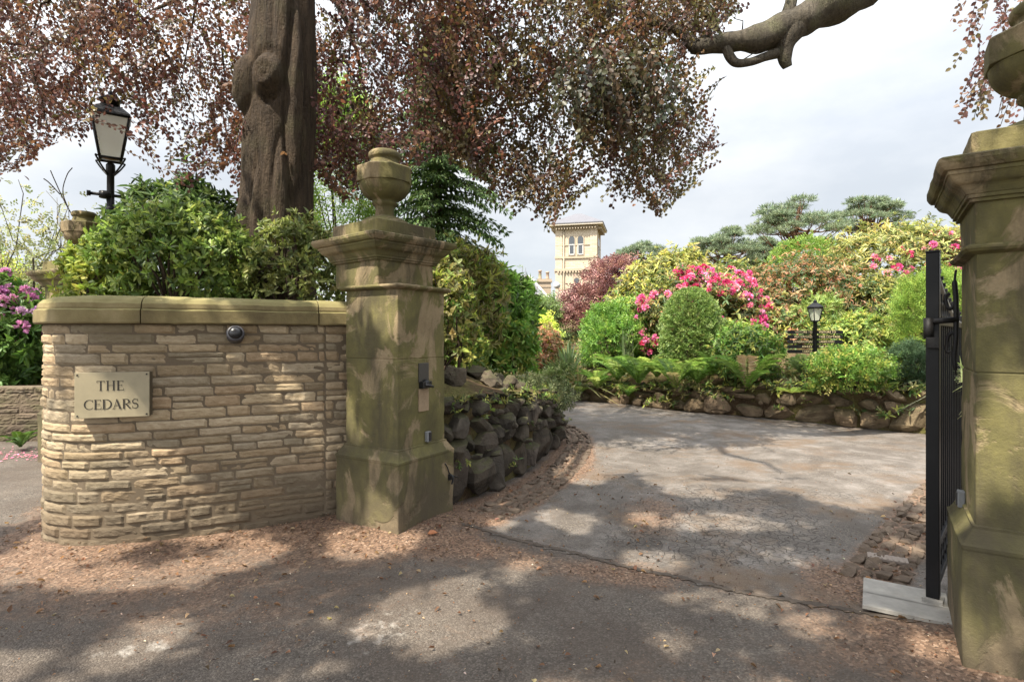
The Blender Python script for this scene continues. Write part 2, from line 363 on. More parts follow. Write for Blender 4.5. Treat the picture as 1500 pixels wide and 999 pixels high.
# direction runs right to left; outward (towards the camera) must be the positive normal
if WALL.nrm(1.0)[1] > 0: WALL.side = -1
ROCKL = Path([(-.60, 4.97), (-.40, 5.12), (-.1, 5.66), (.32, 6.56), (.66, 7.6), (.80, 8.6), (.62, 9.8), (0., 11.2), (-1.4, 12.6), (-3.5, 13.6)], 12, 1)
if ROCKL.nrm(2.0)[0] < 0: ROCKL.side = -1
ROCKR = Path([(9.5, 6.6), (8.0, 7.4), (6.55, 8.75), (5.5, 9.95), (3.65, 11.65), (2.3, 12.9), (1.3, 13.75), (-.2, 15.2), (-2.5, 16.6), (-5, 17.4)], 12, 1)
if ROCKR.nrm(4.0)[1] > 0: ROCKR.side = -1

GUT = Path([tuple(ROCKL.at(u, .30 - .03 * min(u, 3))) for u in np.linspace(.15, 5.2, 12)], 8, 1)
GUT2 = Path([(2.22, 3.46), (2.54, 3.82), (3.13, 4.43), (3.93, 5.24), (4.7, 6.0)], 8, 1)

# ------------------------------------------------------------------ ground
def smooth(x, a, b):
    t = np.clip((x - a) / (b - a), 0, 1); return t * t * (3 - 2 * t)
PIER_L = V(-1.007, 4.83); PIER_R = V(2.616, 2.721)
GDIR = unit(PIER_R - PIER_L); GNRM = V(-GDIR[1], GDIR[0])          # along the gate line; into the property
def gate_side(X, Y): return (X - PIER_L[0]) * GNRM[0] + (Y - PIER_L[1]) * GNRM[1]
def blob(X, Y, x, y, rx, ry, a=0):
    c, s = math.cos(a), math.sin(a); u = (X - x) * c + (Y - y) * s; v = -(X - x) * s + (Y - y) * c
    return np.exp(-(u / rx) ** 2 - (v / ry) ** 2)
def ground_masks(X, Y):
    dw = np.abs(sdist(WALL.p, X, Y)); g = gate_side(X, Y)
    dirt = .95 * np.exp(-dw / .42) + .35 * blob(X, Y, -2.2, 3.4, 2.2, .7, -.2)
    dirt += .62 * blob(X, Y, -.6, 4.25, 1.1, .22, -.35)
    dirt += .8 * blob(X, Y, 2.3, 2.75, .9, .45, -.55) + .6 * blob(X, Y, 2.05, 3.75, .16, .4, -.55) + .5 * blob(X, Y, 1.0, 2.3, 1.0, .5)
    dirt += .6 * blob(X, Y, .75, 3.75, .6, .22, -.2) + .66 * blob(X, Y, 1.30, 5.0, .34, .9, -.35) + .45 * blob(X, Y, .9, 7.0, .25, 1.5, .0)
    dirt += .8 * np.exp(-np.abs(sdist(ROCKL.p, X, Y)) / .22) + .95 * np.exp(-(sdist(GUT2.p, X, Y) / .21) ** 4) * (Y > 3.3) + .8 * np.exp(-(sdist(GUT.p, X, Y) / .25) ** 4)
    dirt += .5 * np.exp(-np.abs(sdist(ROCKR.p, X, Y)) / .12)
    dirt += .55 * blob(X, Y, -1.0, 4.3, .9, .5) + .15 * blob(X, Y, 2.9, 4.6, .25, 1.4, -.75)
    dirt += .12 * blob(X, Y, -1.6, 3.3, 2.6, .9, -.25)
    pale_patch = .45 * blob(X, Y, -.72, 3.02, .36, .42, -.2) + .5 * blob(X, Y, -1.9, 2.85, .5, .13, .3) + .35 * blob(X, Y, .25, 2.75, .5, .3)  # paler patches in the tarmac colour
    crack = .95 * blob(X, Y, 2.1, 5.0, .65, 1.0) + .7 * blob(X, Y, 1.3, 4.3, .8, .45) + .5 * blob(X, Y, 3.3, 5.6, .7, .3) + .4 * blob(X, Y, 1.3, 2.6, .8, .8)
    return np.stack([np.clip(dirt, 0, 1), np.clip(pale_patch, 0, 1), np.clip(crack, 0, 1)], -1)
def ground_z(X, Y):
    z = .012 * np.sin(X * 2.1 + Y * .7) + .010 * np.sin(Y * 1.7 - X * .9)
    dw = np.abs(sdist(WALL.p, X, Y)); z = z + .05 * np.exp(-dw / .25)
    z = z + .05 * blob(X, Y, -.85, 4.75, .5, .45) + .05 * blob(X, Y, 2.5, 2.7, .6, .6)
    return z
def sheet(name, x0, x1, y0, y1, st, mat, mask=None, dz=0, label=None):
    xs = np.arange(x0, x1 + st, st); ys = np.arange(y0, y1 + st, st); X, Y = np.meshgrid(xs, ys)
    v = np.stack([X, Y, ground_z(X, Y) + dz], -1).reshape(-1, 3); c = ground_masks(X, Y).reshape(-1, 3)
    ny, nx = X.shape; I = np.arange(ny * nx).reshape(ny, nx)
    f = np.stack([I[:-1, :-1], I[:-1, 1:], I[1:, 1:], I[1:, :-1]], -1)
    if mask is not None:
        cx, cy = (X[:-1, :-1] + st / 2), (Y[:-1, :-1] + st / 2); f = f[mask(cx, cy)]
    o = np_mesh(name, v, f.reshape(-1, 4), c, mat, smooth=True); o['kind'] = 'structure'
    if label: o['label'] = label
    return o
sheet('forecourt', -14, 8, -6, 9, .08, M_FORE, lambda X, Y: (gate_side(X, Y) < .10) | (X < -1.3), label='shaded gravelly tarmac in front of the gateway')
sheet('driveway', -6, 11, 2, 19, .08, M_DRIVE, lambda X, Y: (gate_side(X, Y) >= .10) & (X >= -1.3 - np.maximum(0, (Y - 10)) * .6), dz=.004, label='worn tarmac drive curving away to the left')
gm = MB(); gm.add([(-600, -300, -.12), (600, -300, -.12), (600, 900, -.12), (-600, 900, -.12)], [(0, 1, 2, 3)], col=(.3, 0, 0))
tag(gm.build('ground', M_SOIL), 'wide ground beyond the garden', kind='structure')
# worn joint across the gateway
jm = MB(); pts = []
for k in range(160):
    q = PIER_L + GDIR * (.62 + (3.05) * k / 159) + GNRM * (.10 + .015 * math.sin(k * .15) + .012 * n3((k * .6, 0, 0)))
    w = .014 + .05 * abs(n3((k * 2.3, 3, 0))); w2 = .014 + .05 * abs(n3((k * 2.1, 9, 0))); z = float(ground_z(q[0], q[1])) + .0055
    pts += [(*(q - GNRM * w), z), (*(q + GNRM * w2), z)]
jm.add(pts, [(2 * k, 2 * k + 2, 2 * k + 3, 2 * k + 1) for k in range(159)], col=(1, 0, 0))
M_JOINT = mk_flat('gate_channel', (.08, .062, .047), .95, 0, 25, .6, .6)
tag(jm.build('drive_joint', M_JOINT), 'dark worn joint across the drive on the gate line', kind='structure')

# terrain of the raised beds
def rock_top(u): return np.interp(u, [0, 1.0, 2.2, 4.0, 8], [1.0, .97, .90, .55, .48])
def rockr_top(u): return np.interp(u, [0, 3.4, 5.5, 8.5, 10.5, 14], [.78, .78, .70, .50, .40, .38])
def z_left(X, Y):
    dr = np.abs(sdist(ROCKL.p, X, Y)); dw = np.abs(sdist(WALL.p, X, Y))
    zr = np.interp(Y, [4.5, 6.5, 8.6, 12], [1.0, .92, .52, .48]) + .30 * np.minimum(dr, 2.5)
    zw = 1.66 + .05 * np.minimum(dw, 2); w = smooth(X, -1.9, -.75)
    return zw * (1 - w) + zr * w
def z_right(X, Y):
    d = np.abs(sdist(ROCKR.p, X, Y)); top = np.interp(X, [0, 2, 4, 6, 9], [.38, .42, .5, .66, .74])
    return top + .02 + .24 * np.minimum(d, 9) - .0 * d
def terrain(name, x0, x1, y0, y1, st, inside, zf, label):
    xs = np.arange(x0, x1 + st, st); ys = np.arange(y0, y1 + st, st); X, Y = np.meshgrid(xs, ys)
    Z = zf(X, Y); Z = Z + .04 * np.sin(3.1 * X + 1.3 * Y) * np.cos(2.3 * Y - X)
    for i in range(X.shape[0]):
        for j in range(X.shape[1]): Z[i, j] += .05 * mnoise.noise(Vector((X[i, j] * 4, Y[i, j] * 4, 0)))
    ny, nx = X.shape; I = np.arange(ny * nx).reshape(ny, nx); f = np.stack([I[:-1, :-1], I[:-1, 1:], I[1:, 1:], I[1:, :-1]], -1)
    f = f[inside(X[:-1, :-1] + st / 2, Y[:-1, :-1] + st / 2)].reshape(-1, 4)
    o = np_mesh(name, np.stack([X, Y, Z], -1).reshape(-1, 3), f, np.ones((ny * nx, 3)), M_SOIL, smooth=True); tag(o, label, kind='structure')
LEFT_POLY = [tuple(WALL.at(u, -.2)) for u in np.linspace(0, WALL.L, 40)][::-1] + [(-1.0, 4.95), (-.75, 4.95)] + [tuple(ROCKL.at(u, -.12)) for u in np.linspace(0, ROCKL.L, 40)] + [(-6, 13.2), (-7.5, 10.5), (-5.7, 7.2)]
def in_poly(poly):
    P = np.array(poly)
    def f(X, Y):
        r = np.zeros(X.shape, bool); n = len(P)
        for i in range(n):
            a, b = P[i], P[(i + 1) % n]; c = ((a[1] > Y) != (b[1] > Y)); xx = (b[0] - a[0]) * (Y - a[1]) / (b[1] - a[1] + 1e-12) + a[0]; r ^= c & (X < xx)
        return r
    return f
terrain('garden_bed', -8, 1.4, 4, 14, .11, in_poly(LEFT_POLY), z_left, 'raised garden bed behind the curved wall and rockery')
RIGHT_POLY = [tuple(ROCKR.at(u, -.15)) for u in np.linspace(0, ROCKR.L, 50)] + [(-12, 26), (-12, 60), (40, 60), (40, 6)]
terrain('garden_bank', -12, 28, 6, 40, .3, in_poly(RIGHT_POLY), z_right, 'planted bank rising behind the low stone wall')
for nm, poly, lab in (('roadside_bank', [(-16, 8.45), (-5.9, 8.75), (-6.5, 11), (-7, 18), (-18, 18)], 'planted bank behind the roadside wall'),):
    terrain(nm, -18, -5.5, 8, 18, .3, in_poly(poly), lambda X, Y: .72 + .12 * (Y - 8.4), lab)

# ------------------------------------------------------------------ gate piers
def sq_ring(h, r, npts, z):
    "points round a square of half width h with worn corners of radius r"
    out = []
    for k in range(4):
        a = k * math.pi / 2; c, s = math.cos(a), math.sin(a)
        loc = [(-h + r + (2 * h - 2 * r) * i / npts, -h) for i in range(npts)] + [(h - r, -h), (h - r + r * .7, -h + r * .3)]
        out += [(x * c - y * s, x * s + y * c, z) for x, y in loc]
    return out
def sq_part(name, prof, parent, rot=0, off=(0, 0), r=.010, amp=.003, npts=12, mat=None, seed=0):
    m = MB(); c, s = math.cos(rot), math.sin(rot); full = []
    for i, (h, z) in enumerate(prof):                      # finer steps on tall faces
        if i and abs(z - prof[i - 1][1]) > .12:
            n = int(abs(z - prof[i - 1][1]) / .06)
            for k in range(1, n): t = k / n; full.append((prof[i - 1][0] * (1 - t) + h * t, prof[i - 1][1] * (1 - t) + z * t))
        full.append((h, z))
    vs = []; n = None
    for h, z in full:
        ring = sq_ring(h, r, npts, z); n = len(ring)
        for x, y, zz in ring:
            q = Vector((x * c - y * s + off[0], x * s + y * c + off[1], zz))
            w = Vector((q.x + seed, q.y, q.z)); d = amp * (mnoise.noise(w * 7) + .6 * mnoise.noise(w * 22))
            e = unit(V(q.x - off[0], q.y - off[1])); corner = max(0, abs(abs(x) - abs(y)) < .03)
            d -= corner * (.012 * max(0, mnoise.noise(w * 13)) + .016 * max(0, mnoise.noise(w * 5) - .25))
            vs.append((q.x + e[0] * d, q.y + e[1] * d, q.z + d * .3))
    fs = [(i * n + k, i * n + (k + 1) % n, (i + 1) * n + (k + 1) % n, (i + 1) * n + k) for i in range(len(full) - 1) for k in range(n)]
    fs += [tuple(range(n - 1, -1, -1)), tuple((len(full) - 1) * n + k for k in range(n))]
    m.add(vs, fs, False); return m.build(name, mat or M_PIER, parent, world_coords=False)
def pier(label, loc, rz, cap_rot=0, cap_off=(0, 0), seed=0):
    t = thing('gate_pier', label, 'gate pier', loc, rz, 'stone gate piers with urns')
    sq_part('plinth', [(.355, -.15), (.358, .575), (.362, .585), (.362, .600), (.352, .608), (.340, .625), (.322, .655), (.312, .672), (.312, .684), (.300, .688)], t, seed=seed)
    sq_part('shaft', [(.299, .686), (.2985, 1.402), (.2935, 1.406), (.2935, 1.411), (.298, 1.415), (.297, 1.97), (.31, 1.975), (.335, 1.983), (.346, 1.995), (.346, 2.005), (.330, 2.015), (.28, 2.02)], t, seed=seed + 3)
    sq_part('neck_block', [(.300, 2.012), (.302, 2.218)], t, cap_rot, cap_off, .012, .006, seed=seed + 5)
    cy = [(.340 + .066 * s_, 2.252 + .085 * (s_ + .10 * math.sin(2 * math.pi * s_))) for s_ in np.linspace(0, 1, 9)]
    sq_part('cornice', [(.27, 2.216), (.322, 2.217), (.322, 2.232), (.335, 2.234), (.335, 2.250)] + cy + [(.412, 2.338), (.412, 2.356), (.428, 2.358), (.440, 2.372), (.450, 2.392), (.450, 2.412), (.438, 2.420), (.325, 2.432)], t, cap_rot, cap_off, .008, .004, seed=seed + 7)
    sq_part('urn_base', [(.318, 2.425), (.316, 2.545), (.300, 2.552)], t, cap_rot, cap_off, .008, .003, seed=seed + 9)
    u = MB(); z0 = 2.545
    dome = [(.235, z0), (.236, z0 + .012), (.215, z0 + .04), (.165, z0 + .075), (.110, z0 + .095), (.084, z0 + .105)]
    stem = [(.084, z0 + .11), (.078, z0 + .15), (.085, z0 + .185), (.105, z0 + .20), (.112, z0 + .215), (.104, z0 + .228)]
    bowl = [(.10, z0 + .23)] + [(.218 * math.sin(a) ** .8, z0 + .375 - .148 * math.cos(a)) for a in np.linspace(.45, math.pi / 2, 10)] + [(.222, z0 + .385)]
    u.lathe(dome + stem + bowl, cap_off, 40)
    u.lathe([(.20, z0 + .384), (.243, z0 + .386), (.243, z0 + .515), (.225, z0 + .528), (.12, z0 + .53)], cap_off, sides=8, rot=math.pi / 8 + cap_rot, smooth=False)
    u.lathe([(.150, z0 + .525), (.134, z0 + .55), (.122, z0 + .58), (.120, z0 + .60), (.136, z0 + .615), (.140, z0 + .635), (.136, z0 + .655), (.12, z0 + .672), (.07, z0 + .678)], cap_off, 36)
    u.build('urn', M_PIER, t, .005, world_coords=False)
    return t
T1 = 1.023 - math.pi / 2
def rot2(v, a): return (v[0] * math.cos(a) - v[1] * math.sin(a), v[0] * math.sin(a) + v[1] * math.cos(a))
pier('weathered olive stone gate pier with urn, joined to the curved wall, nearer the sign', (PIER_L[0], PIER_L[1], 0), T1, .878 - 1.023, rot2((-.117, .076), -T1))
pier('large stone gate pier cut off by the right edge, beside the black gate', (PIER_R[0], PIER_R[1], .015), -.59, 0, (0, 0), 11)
pier('distant gate pier with urn half hidden by leaves behind the curved wall', (-5.62, 7.3, 0), -.45, 0, (0, 0), 23)

# ------------------------------------------------------------------ coursed walls
def coursed(name, path, u0, u1, ztop, label, cat, mat, pal, hc=(.062, .098), ln=(.14, .40), bulge=.012, thick=.40, breaks=(), seed=1, coping=None, z0=-.06):
    r = random.Random(seed); t = thing(name, label, cat, (*path.pos((u0 + u1) / 2)[:2], 0))
    m = MB(); z = z0
    while z < ztop - .01:
        h = r.uniform(*hc); h = h if z + h + .05 < ztop else ztop - z
        u = u0 - r.uniform(0, .2)
        edges = []
        while u < u1: edges.append(u); u += r.uniform(*ln) * (1.35 if r.random() < .25 else 1)
        edges = [q for q in edges if all(abs(q - b) > .05 for b in breaks)] + list(breaks); edges = sorted(max(q, u0) for q in edges) + [u1]
        for a, b in zip(edges[:-1], edges[1:]):
            if b - a < .03: continue
            subs = [(z, z + h)]
            if h > .085 and r.random() < .14: c = z + h * r.uniform(.4, .6); subs = [(z, c), (c, z + h)]
            for za, zb in subs:
                g = r.uniform(.0008, .0028); nu = max(4, int((b - a) / .022)); nv = max(4, int((zb - za) / .018)); sx = r.uniform(0, 99)
                pr = r.uniform(-.004, .008); tilt = r.uniform(-.006, .006); tz = r.uniform(-.005, .004)
                c0 = V(*pal[r.randrange(len(pal))]) * r.uniform(.82, 1.15)
                vs = []
                for j in range(nv + 1):
                    for i in range(nu + 1):
                        p, q = i / nu, j / nv
                        wob = .006 * n3((a + p * (b - a), za, seed), 5)
                        uu = a + g + p * (b - a - 2 * g); zz = za + g + q * (zb - za - 2 * g) + wob
                        e = min(p * (b - a), (1 - p) * (b - a), q * (zb - za), (1 - q) * (zb - za)) / .0045; e = min(1, e); e = math.sqrt(e)
                        d = -.009 + e * (.009 + pr + tilt * (p - .5) * 2 + bulge * (abs(n3((uu + sx, zz * 1.6, sx), 8)) * .9 - .25 + n3((uu, zz * 1.5 + sx, 0), 24) * .55)) + tz * (q - .5)
                        xy = path.at(min(max(uu, 0), path.L), d); vs.append((*xy, zz))
                W = nu + 1; fs = [(j * W + i, j * W + i + 1, (j + 1) * W + i + 1, (j + 1) * W + i) for j in range(nv) for i in range(nu)]
                if path.side < 0: pass
                m.add(vs, fs, False, c0)
        z += h
    o = m.build('stonework', mat, t)
    b = MB(); n = 60; us = np.linspace(u0, u1, n); vs = []
    for u in us:
        f, k = path.at(u, -.0065), path.at(u, -thick); vs += [(*f, z0 - .1), (*f, ztop), (*k, ztop), (*k, z0 - .1)]
    fs = [(4 * i + k, 4 * i + (k + 1) % 4, 4 * i + 4 + (k + 1) % 4, 4 * i + 4 + k) for i in range(n - 1) for k in range(4)] + [(0, 1, 2, 3), (4 * n - 1, 4 * n - 2, 4 * n - 3, 4 * n - 4)]
    b.add(vs, fs); b.build('mortar_core', M_MORTAR, t)
    return t
u_joint = WALL.s_of_px(478)
PAL_WALL = [(.38, .30, .195), (.34, .26, .165), (.42, .34, .23), (.30, .235, .155), (.39, .29, .185), (.35, .29, .205), (.45, .365, .25), (.28, .235, .165)]
cw = coursed('curved_wall', WALL, 0.02, WALL.L, 1.688, 'curved coursed sandstone wall with mossy rounded coping carrying the name sign', 'wall', M_WALL, PAL_WALL, breaks=(u_joint,), seed=3)
# coping in three stones
ups = [0.0, WALL.s_of_px(466), WALL.s_of_px(208), WALL.L]
for a, b in zip(ups[:-1], ups[1:]):
    prof = [(-.40, 1.69), (.050, 1.69), (.056, 1.70), (.056, 1.790), (.046, 1.797), (.034, 1.799), (.036, 1.812), (.030, 1.842), (.0, 1.872), (-.06, 1.894), (-.14, 1.906), (-.24, 1.906), (-.33, 1.885), (-.42, 1.82), (-.43, 1.70)]
    n = max(6, int((b - a) / .05)); vs = []
    for u in np.linspace(a + .004, b - .004, n):
        for d, z in prof:
            xy = WALL.at(u, d); k = .004 * n3((xy[0], xy[1], z), 6) + .003 * n3((xy[0], xy[1], z), 17); e = WALL.nrm(u)
            vs.append((xy[0] + e[0] * k, xy[1] + e[1] * k, z + k))
    P = len(prof); m = MB(); m.add(vs, [(i * P + k, i * P + (k + 1) % P, (i + 1) * P + (k + 1) % P, (i + 1) * P + k) for i in range(n - 1) for k in range(P)] + [tuple(range(P)), tuple((n - 1) * P + k for k in range(P - 1, -1, -1))], False)
    o = m.build('coping_stone', M_COPING, cw)
    bpy.context.view_layer.objects.active = o
    for p in o.data.polygons: p.use_smooth = False
RW = Path([(-15, 8.1), (-11, 8.15), (-8.5, 8.25), (-7, 8.4), (-5.75, 8.75)], 10, 1)
if RW.nrm(2.0)[1] > 0: RW.side = -1
coursed('roadside_wall', RW, 0, RW.L, .82, 'dark low stone wall beneath the lilac rhododendron across the side road', 'wall', M_WALLDARK, [(.17, .13, .095), (.13, .105, .08), (.20, .155, .115)], (.13, .19), (.25, .5), .02, .35, seed=9)

# ------------------------------------------------------------------ rubble walls
ico = None
def ico_verts(sub=3):
    bm = bmesh.new(); bmesh.ops.create_icosphere(bm, subdivisions=sub, radius=1)
    v = np.array([q.co[:] for q in bm.verts]); f = [tuple(x.index for x in q.verts) for q in bm.faces]; bm.free(); return v, f
ICO3, ICO2, ICO1 = ico_verts(3), ico_verts(2), ico_verts(1)
def boulder(m, c, axes, size, seed, col, power=.55, amp=.16, ico=ICO3, fs=2.4):
    v, f = ico; v = np.sign(v) * np.abs(v) ** power; v = v / np.max(np.abs(v), axis=0)
    r = random.Random(seed); cuts = [(unit(np.array([r.uniform(-1, 1) for _ in range(3)])), r.uniform(.55, .92)) for _ in range(9)]
    out = []
    for q in v:
        for d, h in cuts:                                  # cleaved faces
            k = q @ d - h * 1.0
            if k > 0: q = q - d * k * .97
        s = 1 + amp * (n3(q + seed * 1.7, fs) + .5 * n3(q + seed, fs * 2.6) + .25 * n3(q - seed, fs * 6)); out.append(q * s)
    out = np.array(out) * np.array(size) / 2
    M = np.array(axes); m.add(out @ M + np.array(c), f, False, col)
def rubble(name, path, top, u0, u1, label, mat, courses, seed, lean=.06, dark=True):
    r = random.Random(seed); t = thing(name, label, 'wall', (*path.pos((u0 + u1) / 2)[:2], 0)); m = MB(); sd = seed * 100
    for ci, (f0, f1, wmin, wmax) in enumerate(courses):
        u = u0 + r.uniform(-.1, .05)
        while u < u1:
            w = r.uniform(wmin, wmax); H = float(top(u + w / 2)); a, b = f0 * H, f1 * H
            hh = (b - a) * (r.uniform(.85, 1.4) if ci < len(courses) - 1 else r.uniform(.75, 1.0)); zc = (a + b) / 2 + r.uniform(-.05, .05) * (ci > 0) + (hh - (b - a)) * .4 * (ci == 0)
            uu = min(max(u + w / 2, 0), path.L); n = path.nrm(uu); tg = path.tan(uu); dep = r.uniform(.26, .38)
            rl = r.uniform(-.3, .3) * (1 if ci else .25); c0 = path.at(uu, -dep / 2 + r.uniform(-.03, .06) - lean * zc)
            tx = V(tg[0] * math.cos(rl), tg[1] * math.cos(rl), math.sin(rl)); nz = V(n[0], n[1], .12); nz = unit(nz); tz = unit(np.cross(tx, nz)); tz = tz if tz[2] > 0 else -tz
            g = r.uniform(.6, 1.25); sd += 1
            boulder(m, (*c0, zc), (tx, nz, tz), (w * 1.04, dep, hh), sd, (g * r.uniform(.94, 1.08), g, g * r.uniform(.88, 1.04)), r.uniform(.42, .62), .10)
            if r.random() < .35: sd += 1; q = path.at(min(u + w, path.L), .0 - lean * zc); boulder(m, (*q, b + r.uniform(-.04, .02)), (tx, nz, tz), (r.uniform(.07, .13), .14, r.uniform(.05, .09)), sd, (g, g, g * .95), .5, .1, ICO2)
            u += w * .97
    m.build('stones', mat, t)
    k = MB(); n = 50; vs = []
    for u in np.linspace(u0, u1, n):
        H = float(top(u)) - .1; f, b = path.at(u, -.19), path.at(u, -.7); vs += [(*f, -.1), (*f, H), (*b, H), (*b, -.1)]
    k.add(vs, [(4 * i + q, 4 * i + (q + 1) % 4, 4 * i + 4 + (q + 1) % 4, 4 * i + 4 + q) for i in range(n - 1) for q in range(4)] + [(0, 1, 2, 3)])
    k.build('earth_fill', M_SOIL, t); return t
rubble('dry_stone_wall', ROCKL, rock_top, 0.0, ROCKL.L - .5, 'dark tall rough boulder wall beside the left pier, curving into the drive', M_ROCK, [(0, .46, .22, .50), (.44, .66, .15, .36), (.62, .84, .14, .40), (.82, 1.02, .2, .38)], 5, .10)
rubble('dry_stone_wall', ROCKR, rockr_top, 0.0, ROCKR.L - 2, 'low brown rough stone wall along the far side of the drive, holding ferns', M_ROCK2, [(0, .50, .34, .66), (.46, .76, .28, .60), (.72, 1.0, .30, .70)], 6, .12)
# mossy rocks in the rockery
for i, (px, py, Y, sx, sz, lab) in enumerate([(666, 563, 5.75, .26, .30, 'tall pale mossy boulder standing against the left pier'), (720, 568, 6.3, .27, .22, 'round mossy boulder on the rockery above the dark wall'),
        (748, 566, 6.5, .20, .22, 'split grey boulder beside the round mossy one'), (762, 570, 6.5, .18, .16, 'small dark boulder at the end of the rockery row'), (690, 545, 7.0, .42, .20, 'flat dark slab high on the rockery'), (724, 555, 7.0, .30, .16, 'low brown boulder behind the round mossy one'), (800, 585, 8.2, .3, .14, 'flat boulder at the bend of the dark wall')]):
    m = MB(); p = at(px, py, Y); zt = float(z_left(p[0], p[1])); p[2] = max(p[2], zt + sz * .2); boulder(m, p, np.eye(3), (sx, sx * .9, sz), 900 + i, (1.5, 1.45, 1.25), .7, .16)
    tag(m.build('boulder', M_ROCK), lab, 'rock', 'boulders on the rockery')

# sett gutters
def setts(name, path, u0, u1, width, rows, ln, seed, label, z=.0):
    r = random.Random(seed); m = MB(); rw = width / rows
    for k in range(rows):
        u = u0 + r.uniform(0, ln)
        while u < u1:
            L = ln * r.uniform(.7, 1.3); off = (k + .5) * rw - width / 2 + r.uniform(-.008, .008); uu = min(u + L / 2, path.L - .01); c = path.at(uu, off); tg = path.tan(uu)
            g = r.uniform(.75, 1.3); zz = float(ground_z(c[0], c[1])) + z + r.uniform(-.012, .008)
            a = r.uniform(-.06, .06); tx = V(tg[0] * math.cos(a) - tg[1] * math.sin(a), tg[0] * math.sin(a) + tg[1] * math.cos(a), 0); ty = V(-tx[1], tx[0], 0)
            boulder(m, (*c, zz), (tx, ty, V(0, 0, 1)), (L * 1.0, rw * 1.0, .07), int(seed * 1000 + u * 97 + k), (g, g * .96, g * .9), .24, .05, ICO2); u += L
    return tag(m.build(name, M_SETT), label, kind='structure')
setts('cobble_gutter', GUT, 0, GUT.L, .40, 4, .13, 3, 'granite sett gutter along the boulder wall', -.001)
setts('cobble_strip', GUT2, 0.12, GUT2.L, .38, 4, .13, 4, 'granite sett strip beside the open gate', .002)

# ------------------------------------------------------------------ leaves
def leaf_arrays(P, D, N, L, W, C, fold=.18, droop=.1, tipw=.72):
    n = len(P); S = unit(np.cross(D, N)); N = unit(np.cross(S, D)); L = L[:, None]; W = W[:, None]
    v = np.empty((n, 6, 3)); v[:, 0] = P
    v[:, 1] = P + D * L * .32 + S * W * .46 + N * W * fold; v[:, 2] = P + D * L * .68 + S * W * .5 * tipw + N * W * fold - N * L * droop * .4
    v[:, 3] = P + D * L - N * L * droop
    v[:, 4] = P + D * L * .68 - S * W * .5 * tipw + N * W * fold - N * L * droop * .4; v[:, 5] = P + D * L * .32 - S * W * .46 + N * W * fold
    b = np.arange(n)[:, None] * 6; f = np.concatenate([b + np.array([[0, 3, 2, 1]]), b + np.array([[0, 5, 4, 3]])], 1).reshape(-1, 4)
    return v.reshape(-1, 3), f, np.repeat(C, 6, axis=0)
def leaves(name, P, D, N, L, W, C, mat, parent, **k):
    v, f, c = leaf_arrays(P, D, N, L, W, C, **k); return np_mesh(name, v, f, c, mat, parent)
def pick(pal, n, jit=.18):
    cols = np.array([p[0] for p in pal], float); w = np.array([p[1] for p in pal], float); i = rng.choice(len(pal), n, p=w / w.sum())
    return np.clip(cols[i] * (1 + jit * rng.standard_normal((n, 1))) * (1 + .06 * rng.standard_normal((n, 3))), .003, .9)
def rdir(n):
    v = rng.standard_normal((n, 3)); return unit(v)
def tips_on(lobes, n, inner=.25, up=.25):
    lobes = np.array(lobes, float); ar = (lobes[:, 3] * lobes[:, 4] + lobes[:, 4] * lobes[:, 5] + lobes[:, 3] * lobes[:, 5]); P, D = [], []
    need = n
    while need > 0:
        m = int(need * 1.8) + 20; i = rng.choice(len(lobes), m, p=ar / ar.sum()); d = rdir(m); d[:, 2] = np.where(d[:, 2] < -.55, -d[:, 2], d[:, 2])
        u = np.where(rng.random(m) < inner, rng.uniform(.45, .85, m), rng.uniform(.84, 1.06, m) + .34 * (rng.random(m) < .16) * rng.random(m))
        wob = np.array([n3(lobes[a, :3] + q * 1.0, 3.1) for a, q in zip(i, d)]); u = u * (1 + .34 * wob)
        p = lobes[i, :3] + d * lobes[i, 3:] * u[:, None]; nr = unit(d / lobes[i, 3:])
        ok = np.ones(m, bool)
        for k in range(len(lobes)):
            q = (p - lobes[k, :3]) / lobes[k, 3:]; ok &= ~((i != k) & ((q ** 2).sum(1) < .5))
        P.append(p[ok]); D.append(unit(nr[ok] + np.array([0, 0, up]))); need -= int(ok.sum())
    return np.concatenate(P)[:n], np.concatenate(D)[:n]
def rosettes(P, D, k, L, W, pal, spread=(45, 85), Lj=.25, tipcol=True):
    n = len(P); P2 = np.repeat(P, k, 0); D = unit(D + .35 * rdir(n)); D2 = np.repeat(D, k, 0); m = n * k
    P2 = P2 - D2 * (np.tile(np.arange(k) / k, n)[:, None] * L * .55)
    a = unit(np.cross(D2, rdir(m))); th = np.radians(rng.uniform(*spread, m))[:, None]; d = unit(D2 * np.cos(th) + a * np.sin(th)); N = unit(D2 + .35 * rdir(m))
    l = L * (1 + Lj * rng.standard_normal(m)).clip(.5, 1.5); w = W * l / L
    C = np.repeat(pick(pal, n, .1), k, 0) * (1 + .16 * rng.standard_normal((m, 1))); mix = rng.random(m) < .35; C[mix] = pick(pal, int(mix.sum()))
    return P2 + d * .004, d, N, l, w, np.clip(soften(C) * GAIN, .004, .75)
def stems(m, base, P, n, r0=.018, r1=.006, wig=.08, base_spread=.12):
    for q in P[rng.choice(len(P), n)]:
        b = np.array(base) + np.append(rng.uniform(-1, 1, 2) * base_spread, -.05); pts = []
        for s in np.linspace(0, 1, 6): pts.append(b + (q - b) * np.array([s, s, s ** .8]) + rng.standard_normal(3) * wig * s * (1 - s))
        m.tube(pts, list(np.linspace(r0, r1, 6)), 5)
